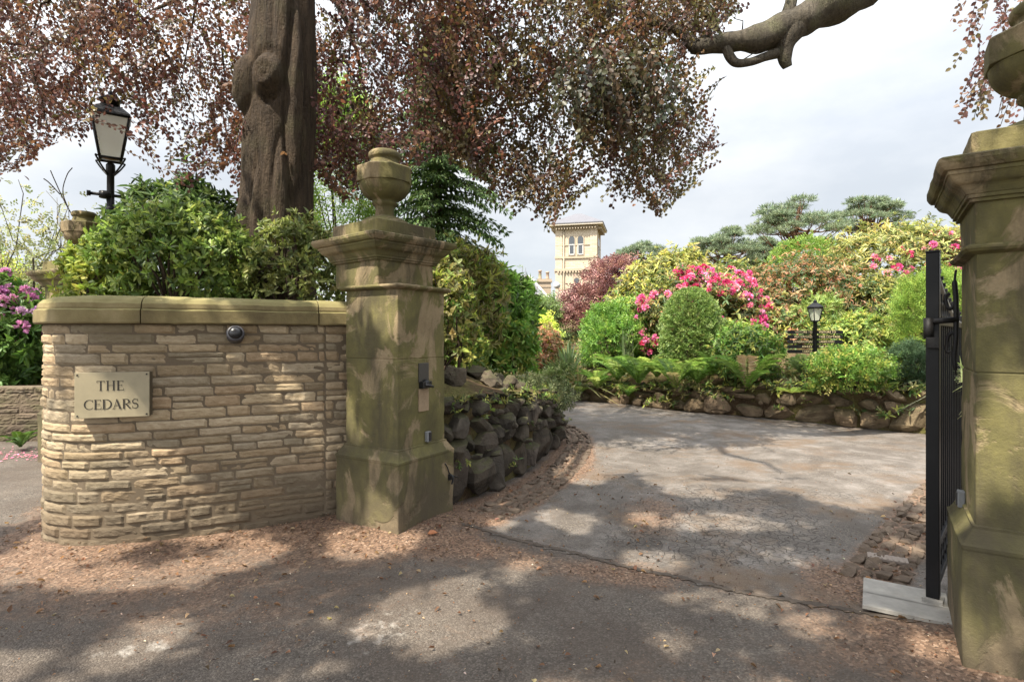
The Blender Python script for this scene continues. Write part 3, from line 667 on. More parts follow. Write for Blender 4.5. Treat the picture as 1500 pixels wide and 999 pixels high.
def lobes_in(c, r, n, sub=.5, seed=0):
    g = np.random.default_rng(seed); out = [(*c, *(np.array(r) * .80)), (c[0], c[1], c[2] - r[2] * .45, r[0] * .85, r[1] * .85, r[2] * .55), (c[0] - r[0] * .4, c[1], c[2] - r[2] * .6, r[0] * .5, r[1] * .6, r[2] * .4), (c[0] + r[0] * .4, c[1], c[2] - r[2] * .6, r[0] * .5, r[1] * .6, r[2] * .4)]
    for i in range(n):
        d = unit(g.standard_normal(3)); d[2] = abs(d[2]) * .9 - .15; s = g.uniform(.32, sub); rr = np.array(r)
        out.append((*(np.array(c) + d * rr * (1.0 - s * .85)), *(rr * s * g.uniform(.85, 1.2, 3))))
    return out
DENS = 1.5
def shrub(name, label, cat, box, Y, zg, depth=None, n=900, k=5, leaf=(.09, .035), pal=None, flowers=None, sub=12, lobe=.5, group=None, mode='ros', spread=(45, 85), inner=.25, nst=10, fold=.18, droop=.12, seed=None, mat=None, up=.25, stem=M_TWIG, jit=None):
    x0, y0, x1, y1 = box; a = at(x0, y1, Y); b = at(x1, y0, Y); a[2] = min(a[2], zg); n = int(n * DENS); c = (a + b) / 2; r = np.abs(b - a) / 2; r[1] = depth or (r[0] + r[2]) / 2
    t = thing(name, label, cat, (c[0], c[1], zg), 0, group)
    L = lobes_in(c, r, sub, lobe, seed if seed is not None else int(x0 + y0)); P, D = tips_on(L, n, inner, up)
    keep = P[:, 2] > zg - .05; P, D = P[keep], D[keep]
    if mode == 'ros': arr = rosettes(P, D, k, *leaf, pal, spread)
    else: arr = sprays(P, D, k, *leaf, pal)
    leaves('foliage', *arr, mat or M_LEAF, t, fold=fold, droop=droop)
    if nst:
        m = MB(); stems(m, (c[0], c[1], zg), P, nst); m.build('stem', stem, t)
    if flowers:
        fp, fr, cnt, reg = flowers; ii = np.where((D[:, 1] < .15) & (D[:, 2] > -.2))[0]
        if reg is not None:
            px = P[:, 0] / P[:, 1] * F_PX + CX; py = HY - (P[:, 2] - EYE) / P[:, 1] * F_PX
            ok = np.zeros(len(P), bool)
            for (a0, b0, a1, b1) in reg: ok |= (px > a0) & (px < a1) & (py > b0) & (py < b1)
            ii = ii[ok[ii]]
        if len(ii):
            ii = rng.choice(ii, min(cnt, len(ii)), replace=False); m = 34; Q = np.repeat(P[ii] + D[ii] * fr * .8 + V(0, -fr * .5, 0), m, 0); d = rdir(len(Q)); Dn = np.repeat(D[ii], m, 0)
            flip = (d * Dn).sum(1) < -.3; d[flip] *= -1; rr = fr * np.repeat(rng.uniform(.7, 1.2, len(ii)), m)
            tone = np.repeat(pick(fp, len(ii), .08), m, 0) * (1 + .14 * rng.standard_normal((len(Q), 1)))
            leaves('blossoms', Q + d * (rr * .45)[:, None], unit(d + .5 * rdir(len(Q))), unit(np.cross(d, rdir(len(Q)))), rr * .75, rr * .62, np.clip(tone, .01, .95), M_PETAL, t, fold=.1, droop=.15)
    return t
GAIN = 1.5
def soften(c): return c * .9 + .1 * (c @ np.array([.3, .6, .1]))[:, None]
def sprays(P, D, k, L, W, pal):
    "short twigs of alternate leaves growing out from every tip"
    n = len(P); tl = L * k * .42; j = np.tile(np.arange(k), n); P2 = np.repeat(P, k, 0); dr = unit(D + .55 * rdir(n)); D2 = np.repeat(dr, k, 0); S = np.repeat(unit(np.cross(dr, rdir(n))), k, 0)
    base = P2 + D2 * (tl * (j / k - .6))[:, None]; sg = np.where(j % 2 == 0, 1, -1)[:, None]; m = n * k
    d = unit(D2 * .6 + S * sg * .8 + .25 * rdir(m)); N = unit(np.cross(D2, S) + .4 * rdir(m)); N[N[:, 2] < 0] *= -1
    l = L * rng.uniform(.7, 1.2, m); C = np.repeat(pick(pal, n, .12), k, 0) * (1 + .14 * rng.standard_normal((m, 1)))
    return base, d, N, l, W * l / L, np.clip(soften(C) * GAIN, .004, .75)

# ------------------------------------------------------------------ the two copper beeches
LOWY = np.array([(-250, 300), (0, 268), (45, 245), (75, 205), (118, 215), (134, 160), (196, 165), (206, 215), (240, 262), (285, 288), (330, 262), (350, 290), (400, 300), (470, 262), (500, 300), (545, 275), (600, 262), (640, 235), (690, 250), (720, 292), (745, 318), (775, 308), (800, 340), (825, 315), (855, 285), (900, 305), (935, 298), (962, 325), (1000, 285), (1030, 250), (1052, 215), (1056, 210)], float)
def lowy(x): return np.interp(x, LOWY[:, 0], LOWY[:, 1])
def rightx(y): return np.interp(y, [-200, 0, 50, 85, 130, 180, 220, 250, 290, 330], [1130, 1090, 1055, 1012, 1012, 1038, 1052, 1046, 1012, 975])
def beech_strands(S, Dn, Ls, pal, lsz=(.057, .041), sag=.28, tw=None, gap=.030):
    "hanging twigs: S starts, Dn directions, Ls lengths -> leaf arrays; tw collects twig tubes"
    out = [[] for _ in range(6)]
    for s, d, L in zip(S, Dn, Ls):
        k = max(4, int(L / gap)); t = np.linspace(0, 1, k)[:, None]; d = unit(d); pts = s + d * L * t + np.array([0, 0, -sag * L]) * t ** 2
        tg = unit(np.gradient(pts, axis=0)); side = unit(np.cross(tg, rdir(1)[0])); sg = np.where(np.arange(k) % 2 == 0, 1, -1)[:, None]
        dd = unit(tg * .65 + side * sg * .8 + .35 * rdir(k) + np.array([0, 0, -.15])); N = unit(np.cross(tg, side) + .45 * rdir(k))
        l = lsz[0] * rng.uniform(.65, 1.2, k); out[0].append(pts + .006 * rng.standard_normal((k, 3))); out[1].append(dd); out[2].append(N); out[3].append(l); out[4].append(l * lsz[1] / lsz[0])
        out[5].append(np.clip(pick(pal, 1, .12)[0] * (1 + .22 * rng.standard_normal((k, 1))), .004, .6))
        if tw is not None and rng.random() < .8: tw.tube(pts[::max(1, k // 5)], .0036, 3, caps=False)
    return [np.concatenate(q) for q in out]
PURPLE = [((.125, .058, .046), 3), ((.095, .045, .04), 3), ((.155, .08, .05), 2.5), ((.12, .095, .042), 1.6)]
OLIVE = [((.135, .085, .042), 3), ((.115, .092, .038), 2.6), ((.15, .068, .046), 2), ((.08, .045, .038), 1.4), ((.105, .10, .042), 1.4)]
GREENISH = [((.05, .055, .035), 2), ((.065, .06, .03), 2), ((.07, .045, .03), 1)]
def curtain(n, xr, Yr, ymin=-140):
    S, Dn, Ls, X = [], [], [], []
    while len(S) < n:
        Y = rng.uniform(*Yr); x = rng.uniform(*xr); L = rng.uniform(.22, .6); lim = lowy(x) + 8 * n3((x * .05, Y, 0), 1)
        y = ymin + (lim - ymin) * rng.random() ** .82
        if x > rightx(y): continue
        # holes between the sprays
        h = n3((x * .012, y * .007, Y * .6), 1) + .6 * n3((x * .03 + 9, y * .016, Y), 1)
        if h < -.17: continue
        e = at(x, y, Y); d = unit(V(rng.normal(0, 1), rng.normal(0, .8), -.6)); s = e - d * L * .9 + V(0, 0, .33 * L)
        S.append(s); Dn.append(d); Ls.append(L); X.append(x)
    return np.array(S), np.array(Dn), np.array(Ls), np.array(X)

def trunk_mesh(m, x, y, z0, z1, rad, lean=(0, 0), burls=(), n=120, nz=200, flute=.05, flare=.25):
    vs = []
    for j in range(nz + 1):
        z = z0 + (z1 - z0) * j / nz; r = np.interp(z, *rad); cx = x + np.interp(z, [q[0] for q in lean], [q[1] for q in lean]); cy = y
        for k in range(n):
            w = 2 * math.pi * k / n; d = V(math.cos(w), math.sin(w))
            q = r * (1 + flute * (n3((d[0] * 1.3, d[1] * 1.3, z * .35), 1.6) + .5 * n3((d[0] * 3, d[1] * 3, z * .5), 1.7)) + .012 * n3((d[0] * 7, d[1] * 7, z * 2.5), 1.5) + .010 * n3((d[0] * 16, d[1] * 16, z * 3), 1.6))
            q += r * flare * max(0, math.sin(5 * w + 1)) ** 2 * math.exp(-(z - z0) / .35)
            for (bw, bz, sw, sz, h) in burls:
                dw = (w - bw + math.pi) % (2 * math.pi) - math.pi; e = (dw / sw) ** 2 + ((z - bz) / sz) ** 2; q += h * math.exp(-e * e * .8) - h * .45 * math.exp(-((math.sqrt(e) - 1.25) / .22) ** 2) + h * .16 * math.cos(math.sqrt(e) * 11) * math.exp(-e * 1.2)
            vs.append((cx + d[0] * q, cy + d[1] * q, z))
    m.add(vs, [(j * n + k, j * n + (k + 1) % n, (j + 1) * n + (k + 1) % n, (j + 1) * n + k) for j in range(nz) for k in range(n)], True)
TX, TY = -2.50, 5.95
bt = thing('beech_tree', 'massive copper beech with burled grey brown trunk rising behind the curved wall', 'tree', (TX, TY, 1.6), 0, 'copper beeches')
tm = MB(); trunk_mesh(tm, TX, TY, 1.45, 9.5, ([1.4, 2.0, 2.6, 3.3, 4.2, 5.2, 9.5], [.48, .42, .385, .355, .36, .305, .25]), [(1.4, -.06), (2.6, -.02), (4.0, .01), (5.3, .06), (9.5, .3)],
    [(-1.55, 4.22, .36, .20, .10), (-2.45, 4.20, .38, .27, .095), (-1.1, 3.0, .18, .5, .06), (-1.75, 2.7, .13, .55, .045), (-2.3, 2.5, .25, .5, .05), (-.75, 4.0, .22, .9, .07), (-1.2, 4.9, .2, .8, .04)])
tm.build('trunk', M_BARK, bt)
lb = MB()
for q in range(9):
    a = q * .7 + .3; z = 6.2 + q * .35; L = 5.5 - .2 * q; p0 = V(TX + .15, TY, z); pts = [p0 + V(math.cos(a) * L * s, math.sin(a) * L * s, 1.3 * s - 1.6 * s * s) + V(*(rng.standard_normal(3) * .12 * s)) for s in np.linspace(0, 1, 9)]
    lb.tube(pts, list(np.linspace(.14, .02, 9)), 8, noise=.15)
for (x0, y0, x1, y1, Y) in [(705, -20, 640, 120, 7), (560, -30, 640, 60, 7.5), (230, -20, 140, 70, 6.6), (90, -10, 20, 90, 6.5), (480, -20, 600, 90, 7.0), (300, -30, 255, 150, 7), (650, 130, 700, 240, 7.4), (60, -30, 130, 110, 6.3), (520, 20, 500, 190, 7.3), (200, 20, 280, 180, 6.6), (590, 60, 660, 200, 7.2), (20, 60, 60, 190, 6.4), (480, 80, 560, 210, 7.6), (700, 60, 760, 220, 7), (320, 40, 330, 200, 7.2)]:
    A, B = at(x0, y0, Y), at(x1, y1, Y); lb.tube([A + (B - A) * s + V(0, .1 * s, .25 * math.sin(s * 3) + .05 * rng.standard_normal()) for s in np.linspace(0, 1, 7)], list(np.linspace(.020, .004, 7)), 6)
lb.build('limbs', M_BARK, bt)
tw = MB()
S, Dn, Ls, X = curtain(3700, (-230, 720), (5.9, 8.6))
A1 = beech_strands(S, Dn, Ls, PURPLE, tw=tw)
# dense darker mass behind the pier
S2, D2, L2, X2 = curtain(380, (440, 700), (7.5, 9.2)); A2 = beech_strands(S2, D2, L2, PURPLE + GREENISH, tw=tw)
# the part of the crown that spreads over the forecourt, above the picture
def overhead(n, xr, yr, zr, hole, seed):
    S, Dn, Ls = [], [], []
    while len(S) < n:
        x, y, z = rng.uniform(*xr), rng.uniform(*yr), rng.uniform(*zr)
        # project along the sunlight so that the gaps of the layers line up
        a = rng.uniform(0, 6.28); L = rng.uniform(.25, .55); bad = False
        for f in (0, .5, 1):
            xx, yy, zz = x + math.cos(a) * L * f, y + math.sin(a) * L * f, z - .3 * L * f; gx, gy = xx - sv[0] / sv[2] * zz, yy - sv[1] / sv[2] * zz
            h = n3((gx * 1.35 + seed, gy * 2.0, seed), 1) + .7 * n3((gx * 2.9, gy * 4.0, seed + 4), 1)
            if h < hole(gx, gy): bad = True; break
        if bad: continue
        if y > 3.5 and EYE + (z - EYE) > 0 and (z - EYE) / max(y, .1) < .66: continue
        S.append((x, y, z)); Dn.append((math.cos(a), math.sin(a), -.2)); Ls.append(L)
    return np.array(S), np.array(Dn), np.array(Ls)
def hole(gx, gy):
    base = -.27 + .14 * math.exp(-((gx + 1.6) / 2.2) ** 2 - ((gy - 2.6) / 1.0) ** 2)
    base += .9 * math.exp(-((gx + 3.15) / .55) ** 2 - ((gy - 4.5) / .9) ** 2) + 1.1 * float(smooth(np.array(-gx), 4.0, 5.0))             # light falls on the end of the curved wall
    base += .95 * float(smooth(np.array(gy + .35 * gx), 5.6, 8.2))                     # and opens up along the drive
    return base
So, Do, Lo = overhead(12500, (-9.5, 2.5), (-4.5, 6.5), (5.4, 8.0), hole, 2.0)
A3 = beech_strands(So, Do, Lo, PURPLE, lsz=(.075, .055), sag=.15)
leaves('crown', *[np.concatenate(q) for q in zip(A1, A2, A3)], M_BEECH, bt, fold=.12, droop=.08, tipw=.85)
tw.build('twigs', M_TWIG, bt)

# second beech: its trunk stands out of view on the right, one limb reaches over the drive
B2 = (7.6, 5.6)
b2 = thing('beech_tree', 'copper beech whose heavy bare limb reaches in over the drive from top right', 'tree', (*B2, .5), 0, 'copper beeches')
m = MB(); trunk_mesh(m, B2[0], B2[1], .2, 11, ([0, 1, 3, 6, 11], [.62, .5, .45, .42, .25]), [(0, 0), (11, .2)], (), 40, 60); m.build('trunk', M_BARK, b2)
m = MB(); Y = 6.6
def lim(pts, rs, Y=Y, n=14, noise=.22, ns=3.2, mm=None):
    P = catmull([at(x, y, Y + dy) for x, y, dy in pts], 6); R = np.interp(np.linspace(0, 1, len(P)), np.linspace(0, 1, len(rs)), rs); (mm or m).tube(P, list(R), n, noise=noise, nscale=ns)
top = at(1330, -62, 6.5)
P = catmull([V(B2[0], B2[1], 6.3), V(6.5, 6.1, 6.35), top, at(1255, -14, 6.6), at(1195, 18, 6.6), at(1148, 42, 6.6), at(1100, 58, 6.6), at(1050, 66, 6.65), at(1012, 70, 6.7)], 7)
m.tube(P, list(np.interp(np.linspace(0, 1, len(P)), [0, .3, .5, .68, .74, .80, .9, 1], [.36, .25, .19, .172, .165, .12, .088, .075])), 20, noise=.26, nscale=4.2)
lim([(1172, 30, -.05), (1152, 60, -.02), (1150, 85, 0), (1154, 99, .02)], [.15, .115, .085, .055])
lim([(1140, 78, 0), (1120, 84, 0), (1100, 91, 0), (1080, 93, 0), (1070, 84, 0), (1064, 70, 0)], [.065, .05, .045, .05, .055, .06], n=10)
lim([(1018, 70, .1), (1000, 50, .1), (975, 38, .15), (940, 36, .2), (905, 42, .3), (893, 48, .3)], [.075, .055, .045, .042, .035, .02], n=10)
lim([(905, 45, .3), (870, 52, .4), (845, 35, .5)], [.03, .025, .01], n=8); lim([(880, 40, .3), (892, 15, .3), (880, -30, .3)], [.03, .03, .03], n=8); lim([(930, 36, .2), (945, 15, .3), (960, -25, .4)], [.025, .022, .02], n=8)
lim([(1018, 66, .1), (1040, 48, .15), (1025, 44, .2), (990, 10, .25)], [.035, .03, .02, .01], n=8); lim([(1148, 40, 0), (1158, 5, 0), (1165, -40, 0)], [.085, .07, .06], n=10)
lim([(760, 120, .8), (735, 155, .8), (725, 175, .8)], [.018, .012, .005], n=6); lim([(870, 50, .4), (845, 90, .5), (860, 130, .6)], [.02, .014, .006], n=6)
for (x, y) in [(1235, 5), (1190, 2), (1120, 45), (1095, 50), (1070, 58), (1045, 60), (1150, 98), (1085, 92), (1210, 30), (1025, 62)]:
    q = at(x, y, 6.62); e = q + V(rng.normal(-.12, .16), rng.normal(0, .1), rng.uniform(-.05, .30)); m.tube([q + (e - q) * f + V(*(rng.standard_normal(3) * .02)) * (f > 0) for f in np.linspace(0, 1, 6)], list(np.linspace(.012, .003, 6)), 5)
m.build('limbs', M_BARK_GREY, b2)
tw = MB(); S, Dn, Ls, X = curtain(2800, (655, 1090), (6.3, 8.4)); A1 = beech_strands(S, Dn, Ls, OLIVE, tw=tw)
S, Dn, Ls = [], [], []
for i in range(110):                                   # the darker green leaved sprays near the limb
    x, y = rng.uniform(820, 985), rng.uniform(55, 165); S.append(at(x, y, rng.uniform(6.0, 6.5))); Dn.append(V(rng.normal(0, .6), rng.normal(0, .4), -.8)); Ls.append(rng.uniform(.2, .5))
A2 = beech_strands(np.array(S), np.array(Dn), np.array(Ls), GREENISH, lsz=(.07, .055), tw=tw)
S, Dn, Ls = [], [], []
for i in range(95):                                    # sprays hanging in at the top right corner
    s = rng.random(); y = -60 + 195 * s; x = rng.uniform(1432, 1560) - 8 * s + rng.normal(0, 8); S.append(at(x, y, rng.uniform(5.6, 6.6))); Dn.append(V(-.3 + rng.normal(0, .2), rng.normal(0, .3), -.9)); Ls.append(rng.uniform(.15, .4))
for (x, y, dx, L) in [(1450, 110, -.85, .40), (1440, 125, -.5, .42), (1430, 15, -.8, .25), (1425, -10, -.6, .3), (1450, 95, -.4, .5), (1460, 100, -.2, .45), (1440, 20, -.35, .35), (1475, 110, -.1, .35)]:
    S.append(at(x, y, 6)); Dn.append(V(dx, 0, -.6)); Ls.append(L)
A4 = beech_strands(np.array(S), np.array(Dn), np.array(Ls), PURPLE, tw=tw, sag=.2)
So, Do, Lo = overhead(1100, (-2, 9), (-3.5, 7), (6.2, 8.5), lambda x, y: -.15 + .9 * float(smooth(np.array(y + .3 * x), 5.5, 8)), 6.0)
A3 = beech_strands(So, Do, Lo, OLIVE, lsz=(.075, .055), sag=.15)
leaves('crown', *[np.concatenate(q) for q in zip(A1, A2, A3, A4)], M_BEECH, b2, fold=.12, droop=.08, tipw=.85); tw.build('twigs', M_TWIG, b2)

# ------------------------------------------------------------------ planting
YG = [((.22, .24, .035), 3), ((.13, .19, .03), 3), ((.07, .12, .022), 3), ((.30, .27, .06), 1)]
BRIGHT = [((.10, .20, .022), 3), ((.07, .15, .02), 3), ((.15, .24, .03), 2)]
MID = [((.06, .105, .022), 3), ((.045, .08, .02), 3), ((.09, .13, .03), 2)]
DARK = [((.035, .065, .018), 3), ((.05, .085, .022), 2), ((.03, .05, .016), 2)]
RUST = [((.24, .10, .045), 3), ((.30, .15, .08), 2), ((.13, .11, .035), 2), ((.08, .09, .03), 2), ((.33, .22, .12), 1)]
RHODO_Y = [((.24, .22, .055), 3), ((.17, .18, .04), 3), ((.10, .115, .03), 3), ((.055, .075, .022), 2), ((.32, .26, .10), 1)]
BROWNG = [((.12, .115, .035), 3), ((.17, .16, .05), 2.5), ((.07, .07, .024), 1.5), ((.22, .20, .075), 1.5)]
ACER = [((.12, .045, .045), 3), ((.17, .075, .07), 3), ((.075, .028, .03), 2), ((.26, .14, .12), 1.5)]
PINK = [((.60, .09, .25), 3), ((.68, .17, .36), 3), ((.52, .05, .15), 1.5)]
PALEPINK = [((.70, .22, .36), 3), ((.74, .34, .46), 2), ((.62, .09, .22), 2)]
LILAC = [((.55, .25, .50), 3), ((.65, .36, .60), 2)]
zr = lambda x, y: float(z_right(np.array(x), np.array(y))); zl = lambda x, y: float(z_left(np.array(x), np.array(y)))
def zr_px(px, Y): return zr((px - CX) / F_PX * Y, Y)
def zl_px(px, Y): return zl((px - CX) / F_PX * Y, Y)
# over the curved wall
SUNNY = [((.13, .19, .03), 3), ((.20, .25, .045), 2), ((.07, .11, .02), 2), ((.045, .075, .018), 1)]
shrub('laurel_shrub', 'sunlit bright green shrub spilling over the middle of the curved wall coping', 'shrub', (135, 286, 372, 455), 5.2, 1.66, .42, 900, 7, (.064, .027), SUNNY, sub=34, lobe=.34, group='shrubs behind the curved wall', spread=(25, 85), up=.1)
shrub('laurel_shrub', 'duller olive shrub behind the coping right below the beech trunk', 'shrub', (345, 308, 512, 455), 5.3, 1.66, .30, 430, 7, (.060, .024), [((.12, .14, .035), 3), ((.17, .19, .05), 2), ((.06, .08, .02), 2)], sub=28, lobe=.34, group='shrubs behind the curved wall', spread=(25, 85), up=.1)
shrub('laurel_shrub', 'yellow green shrub at the left end of the curved wall coping', 'shrub', (88, 352, 178, 455), 5.25, 1.66, .28, 330, 7, (.062, .028), [((.20, .24, .03), 3), ((.12, .17, .025), 2), ((.26, .27, .05), 1)], sub=18, lobe=.36, group='shrubs behind the curved wall', spread=(25, 85), up=.1)
shrub('rhododendron', 'dark glossy rhododendron between the lamp post and the beech trunk', 'shrub', (165, 258, 360, 400), 6.4, 1.7, .5, 800, 7, (.12, .035), DARK + [((.09, .14, .03), 2)], sub=14, group='rhododendrons')
shrub('rhododendron', 'dark leafy shrub growing behind the distant pier and lamp post', 'shrub', (128, 296, 200, 430), 8.2, 1.4, .4, 420, 7, (.11, .032), MID, sub=10, group='rhododendrons')
shrub('bamboo_shrub', 'tall sunlit pale green shrub between the beech trunk and left pier', 'shrub', (438, 95, 565, 420), 9.6, 1.8, .7, 2600, 6, (.075, .026), [((.20, .30, .05), 3), ((.13, .22, .035), 2), ((.28, .36, .09), 1)], sub=16, mode='spr')
shrub('holly_shrub', 'yellow green leafy shrub right behind the left pier cornice', 'shrub', (612, 380, 700, 545), 6.4, 1.15, .35, 330, 7, (.07, .034), BROWNG + YG, sub=20, lobe=.34, group='shrubs above the rockery', spread=(30, 85), up=.1)
shrub('rhododendron', 'brownish green twiggy rhododendron right of the left pier', 'shrub', (625, 345, 745, 525), 8.6, 1.4, .8, 560, 7, (.11, .034), BROWNG + YG[:2], sub=24, lobe=.36, group='shrubs above the rockery', spread=(30, 85), up=.1)
shrub('rhododendron', 'fresh green rhododendron above the rockery, left of the chimneys', 'shrub', (685, 392, 790, 540), 10.2, 1.4, .9, 620, 8, (.15, .046), [((.085, .17, .022), 3), ((.13, .24, .03), 3), ((.05, .09, .02), 1)], sub=24, lobe=.38, group='shrubs above the rockery', spread=(30, 85), up=.1)
shrub('laurel_shrub', 'light green leafy shrub low beside the bend of the drive', 'shrub', (700, 465, 790, 560), 8.9, 1.0, .5, 420, 7, (.10, .034), BRIGHT + YG[:2], sub=18, lobe=.36, group='shrubs above the rockery', spread=(30, 85), up=.1)
shrub('laurel_shrub', 'small yellow green shrub at the foot of the brownish rhododendron', 'shrub', (650, 470, 715, 552), 7.4, 1.1, .35, 260, 7, (.075, .032), YG, sub=14, lobe=.36, group='shrubs above the rockery', spread=(30, 85), up=.1)
shrub('ground_cover_shrub', 'low silvery trailing shrub on top of the boulder wall end', 'shrub', (730, 548, 840, 606), 8.1, .5, .55, 800, 6, (.055, .016), [((.17, .19, .09), 3), ((.09, .11, .04), 3), ((.05, .065, .025), 2)], sub=14, mode='spr')
# across the drive
def R(name, label, cat, box, Y, **k): return shrub(name, label, cat, box, Y, max(.35, min(zr_px((box[0] + box[2]) / 2, Y), at(0, box[3], Y)[2] + .15)), **k)
R('azalea', 'lime yellow azalea with a few pink flowers below the chimneys', 'shrub', (755, 452, 825, 530), 15.5, n=700, k=6, leaf=(.09, .035), pal=[((.34, .38, .04), 3), ((.26, .34, .035), 2)], mode='spr', flowers=(PINK, .12, 5, None), group='shrubs on the far bank')
R('pieris', 'rusty pink leaved shrub beside the iris clump', 'shrub', (765, 468, 825, 560), 14.6, n=650, k=6, leaf=(.09, .03), pal=RUST, group='shrubs on the far bank')
R('spindle_shrub', 'pale whitish leaved low shrub under the iris clump', 'shrub', (790, 525, 850, 585), 13.9, n=600, k=6, leaf=(.06, .022), pal=[((.30, .33, .16), 2), ((.17, .22, .07), 2), ((.10, .14, .04), 1)], mode='spr', group='shrubs on the far bank')
R('box_shrub', 'fresh bright green rounded shrub under the purple maple', 'shrub', (846, 440, 940, 545), 14.3, n=1300, k=6, leaf=(.075, .032), pal=BRIGHT, mode='spr', sub=14, group='shrubs on the far bank')
R('rhododendron', 'tall yellow tipped rhododendron left of the topiary dome', 'shrub', (895, 362, 1060, 545), 16, n=1500, k=7, leaf=(.14, .042), pal=RHODO_Y + [((.36, .34, .04), 2)], sub=18, group='rhododendrons')
R('rhododendron', 'pink flowered rhododendron arching over the topiary dome', 'shrub', (925, 385, 1130, 560), 14.6, n=1500, k=7, leaf=(.12, .036), pal=RHODO_Y + DARK, sub=16, flowers=(PALEPINK + PALEPINK + PINK, .085, 290, [(920, 430, 985, 520), (985, 395, 1130, 470), (1050, 440, 1120, 530)]), group='rhododendrons')
R('pieris', 'broad rust and pink tipped shrub in the middle of the bank', 'shrub', (1055, 362, 1270, 560), 15.2, n=1900, k=7, leaf=(.11, .03), pal=RUST + DARK, sub=20, group='shrubs on the far bank')
R('rhododendron', 'huge yellowish rhododendron at the top of the bank with scattered pink trusses', 'shrub', (1185, 318, 1440, 540), 16.2, n=2800, k=7, leaf=(.14, .04), pal=RHODO_Y, sub=26, lobe=.45, flowers=(PINK + PALEPINK, .10, 90, [(1275, 370, 1330, 465), (1355, 345, 1420, 400)]), group='rhododendrons')
R('box_shrub', 'bright lime green dome behind the rust coloured shrub', 'shrub', (1128, 343, 1240, 430), 19.5, n=1300, k=6, leaf=(.09, .04), pal=[((.14, .21, .03), 3), ((.11, .18, .025), 2)], mode='spr', sub=10, group='shrubs on the far bank')
R('rhododendron', 'dark rhododendron low behind the signpost', 'shrub', (1095, 440, 1250, 560), 13.3, n=1000, k=7, leaf=(.11, .03), pal=DARK + RUST + YG, sub=14, group='rhododendrons')
R('pieris', 'yellow green leafy shrub right of the signpost', 'shrub', (1205, 452, 1325, 560), 11.7, n=1000, k=7, leaf=(.095, .028), pal=YG, sub=14, group='shrubs on the far bank')
R('pieris', 'pale green upright shoots right behind the small lantern', 'shrub', (1165, 428, 1232, 500), 12.6, n=110, k=8, leaf=(.14, .035), pal=[((.17, .22, .05), 3), ((.12, .17, .035), 2)], sub=8, spread=(25, 70), group='shrubs on the far bank')
R('spirea', 'low spreading bright green shrub tumbling over the stone wall under the signpost', 'shrub', (1180, 505, 1320, 580), 9.75, n=1300, k=7, leaf=(.06, .03), pal=BRIGHT + YG, mode='spr', sub=18, group='shrubs on the far bank')
R('laurel_shrub', 'mid green leafy plant left of the signpost', 'shrub', (1050, 468, 1142, 560), 11.2, n=900, k=7, leaf=(.09, .026), pal=BRIGHT + MID + YG[:1], sub=14, group='shrubs on the far bank')
R('yew_shrub', 'small dark green conifer bush on the wall beside the gate', 'shrub', (1302, 498, 1362, 568), 9.35, n=1400, k=7, leaf=(.045, .009), pal=[((.03, .06, .025), 3), ((.05, .085, .035), 2)], mode='spr', sub=14, mat=M_NEEDLE, nst=14)
R('thuja_globe', 'clipped lime green conifer globe behind the gate', 'shrub', (1314, 384, 1425, 505), 10.3, n=3600, k=7, leaf=(.05, .011), pal=[((.14, .22, .02), 3), ((.09, .16, .018), 2), ((.20, .26, .03), 1)], mode='spr', sub=22, lobe=.34, mat=M_NEEDLE, up=.6)
R('rhododendron', 'red flowered shrub in shade under the clipped globe', 'shrub', (1300, 460, 1375, 560), 11.6, n=500, k=7, leaf=(.10, .03), pal=DARK, sub=8, flowers=([((.5, .02, .06), 1)], .11, 8, None), group='rhododendrons')
R('rhododendron', 'olive rhododendron filling between the yellow tipped one and the rust coloured shrub', 'shrub', (1020, 372, 1130, 520), 17.2, n=900, k=7, leaf=(.13, .04), pal=RHODO_Y + MID, sub=16, lobe=.45, group='rhododendrons')
R('rhododendron', 'pale leaved rhododendron under the huge yellowish one, above the signpost', 'shrub', (1235, 395, 1345, 520), 14.2, n=900, k=7, leaf=(.12, .036), pal=RHODO_Y + DARK[:1], sub=16, lobe=.45, group='rhododendrons')
R('azalea', 'yellow green bush between the purple maple and the yellow tipped rhododendron', 'shrub', (880, 425, 960, 530), 15.2, n=600, k=7, leaf=(.10, .034), pal=YG + BRIGHT, sub=14, lobe=.45, group='shrubs on the far bank')
R('laurel_shrub', 'mid green bush between the topiary dome and the plant left of the signpost', 'shrub', (1030, 462, 1090, 555), 12.9, n=520, k=7, leaf=(.09, .03), pal=MID + YG[:2], sub=12, lobe=.45, group='shrubs on the far bank')
# clipped dome
tb = at(970, 525, 12.4); tt = at(1054, 425, 12.4); tc = (tb + tt) / 2; rr = (tt[0] - tb[0]) / 2; hh = tt[2] - tb[2] + .15
td = thing('topiary_dome', 'tall clipped green topiary dome in front of the pink rhododendron', 'topiary', (tc[0], tc[1], tb[2] - .1))
n = 3600; w = rng.uniform(0, 2 * math.pi, n); s = rng.random(n) ** .8; rad = rr * np.where(s > .38, np.sqrt(np.clip(1 - ((s - .38) / .62) ** 2.3, 0, 1)), 1 - .16 * ((.38 - s) / .38) ** 2) * (.97 + .055 * rng.standard_normal(n)); P = np.stack([tc[0] + rad * np.cos(w), tc[1] + rad * np.sin(w), tb[2] - .12 + hh * s], 1); D = unit(np.stack([np.cos(w), np.sin(w), .1 + 1.6 * s ** 2], 1))
leaves('foliage', *sprays(P, D, 6, .055, .026, [((.085, .14, .028), 3), ((.125, .185, .04), 3), ((.17, .23, .06), 2), ((.05, .085, .02), 1)]), M_LEAF, td)
mm = MB(); stems(mm, (tc[0], tc[1], tb[2] - .2), P, 8); mm.build('stem', M_TWIG, td)
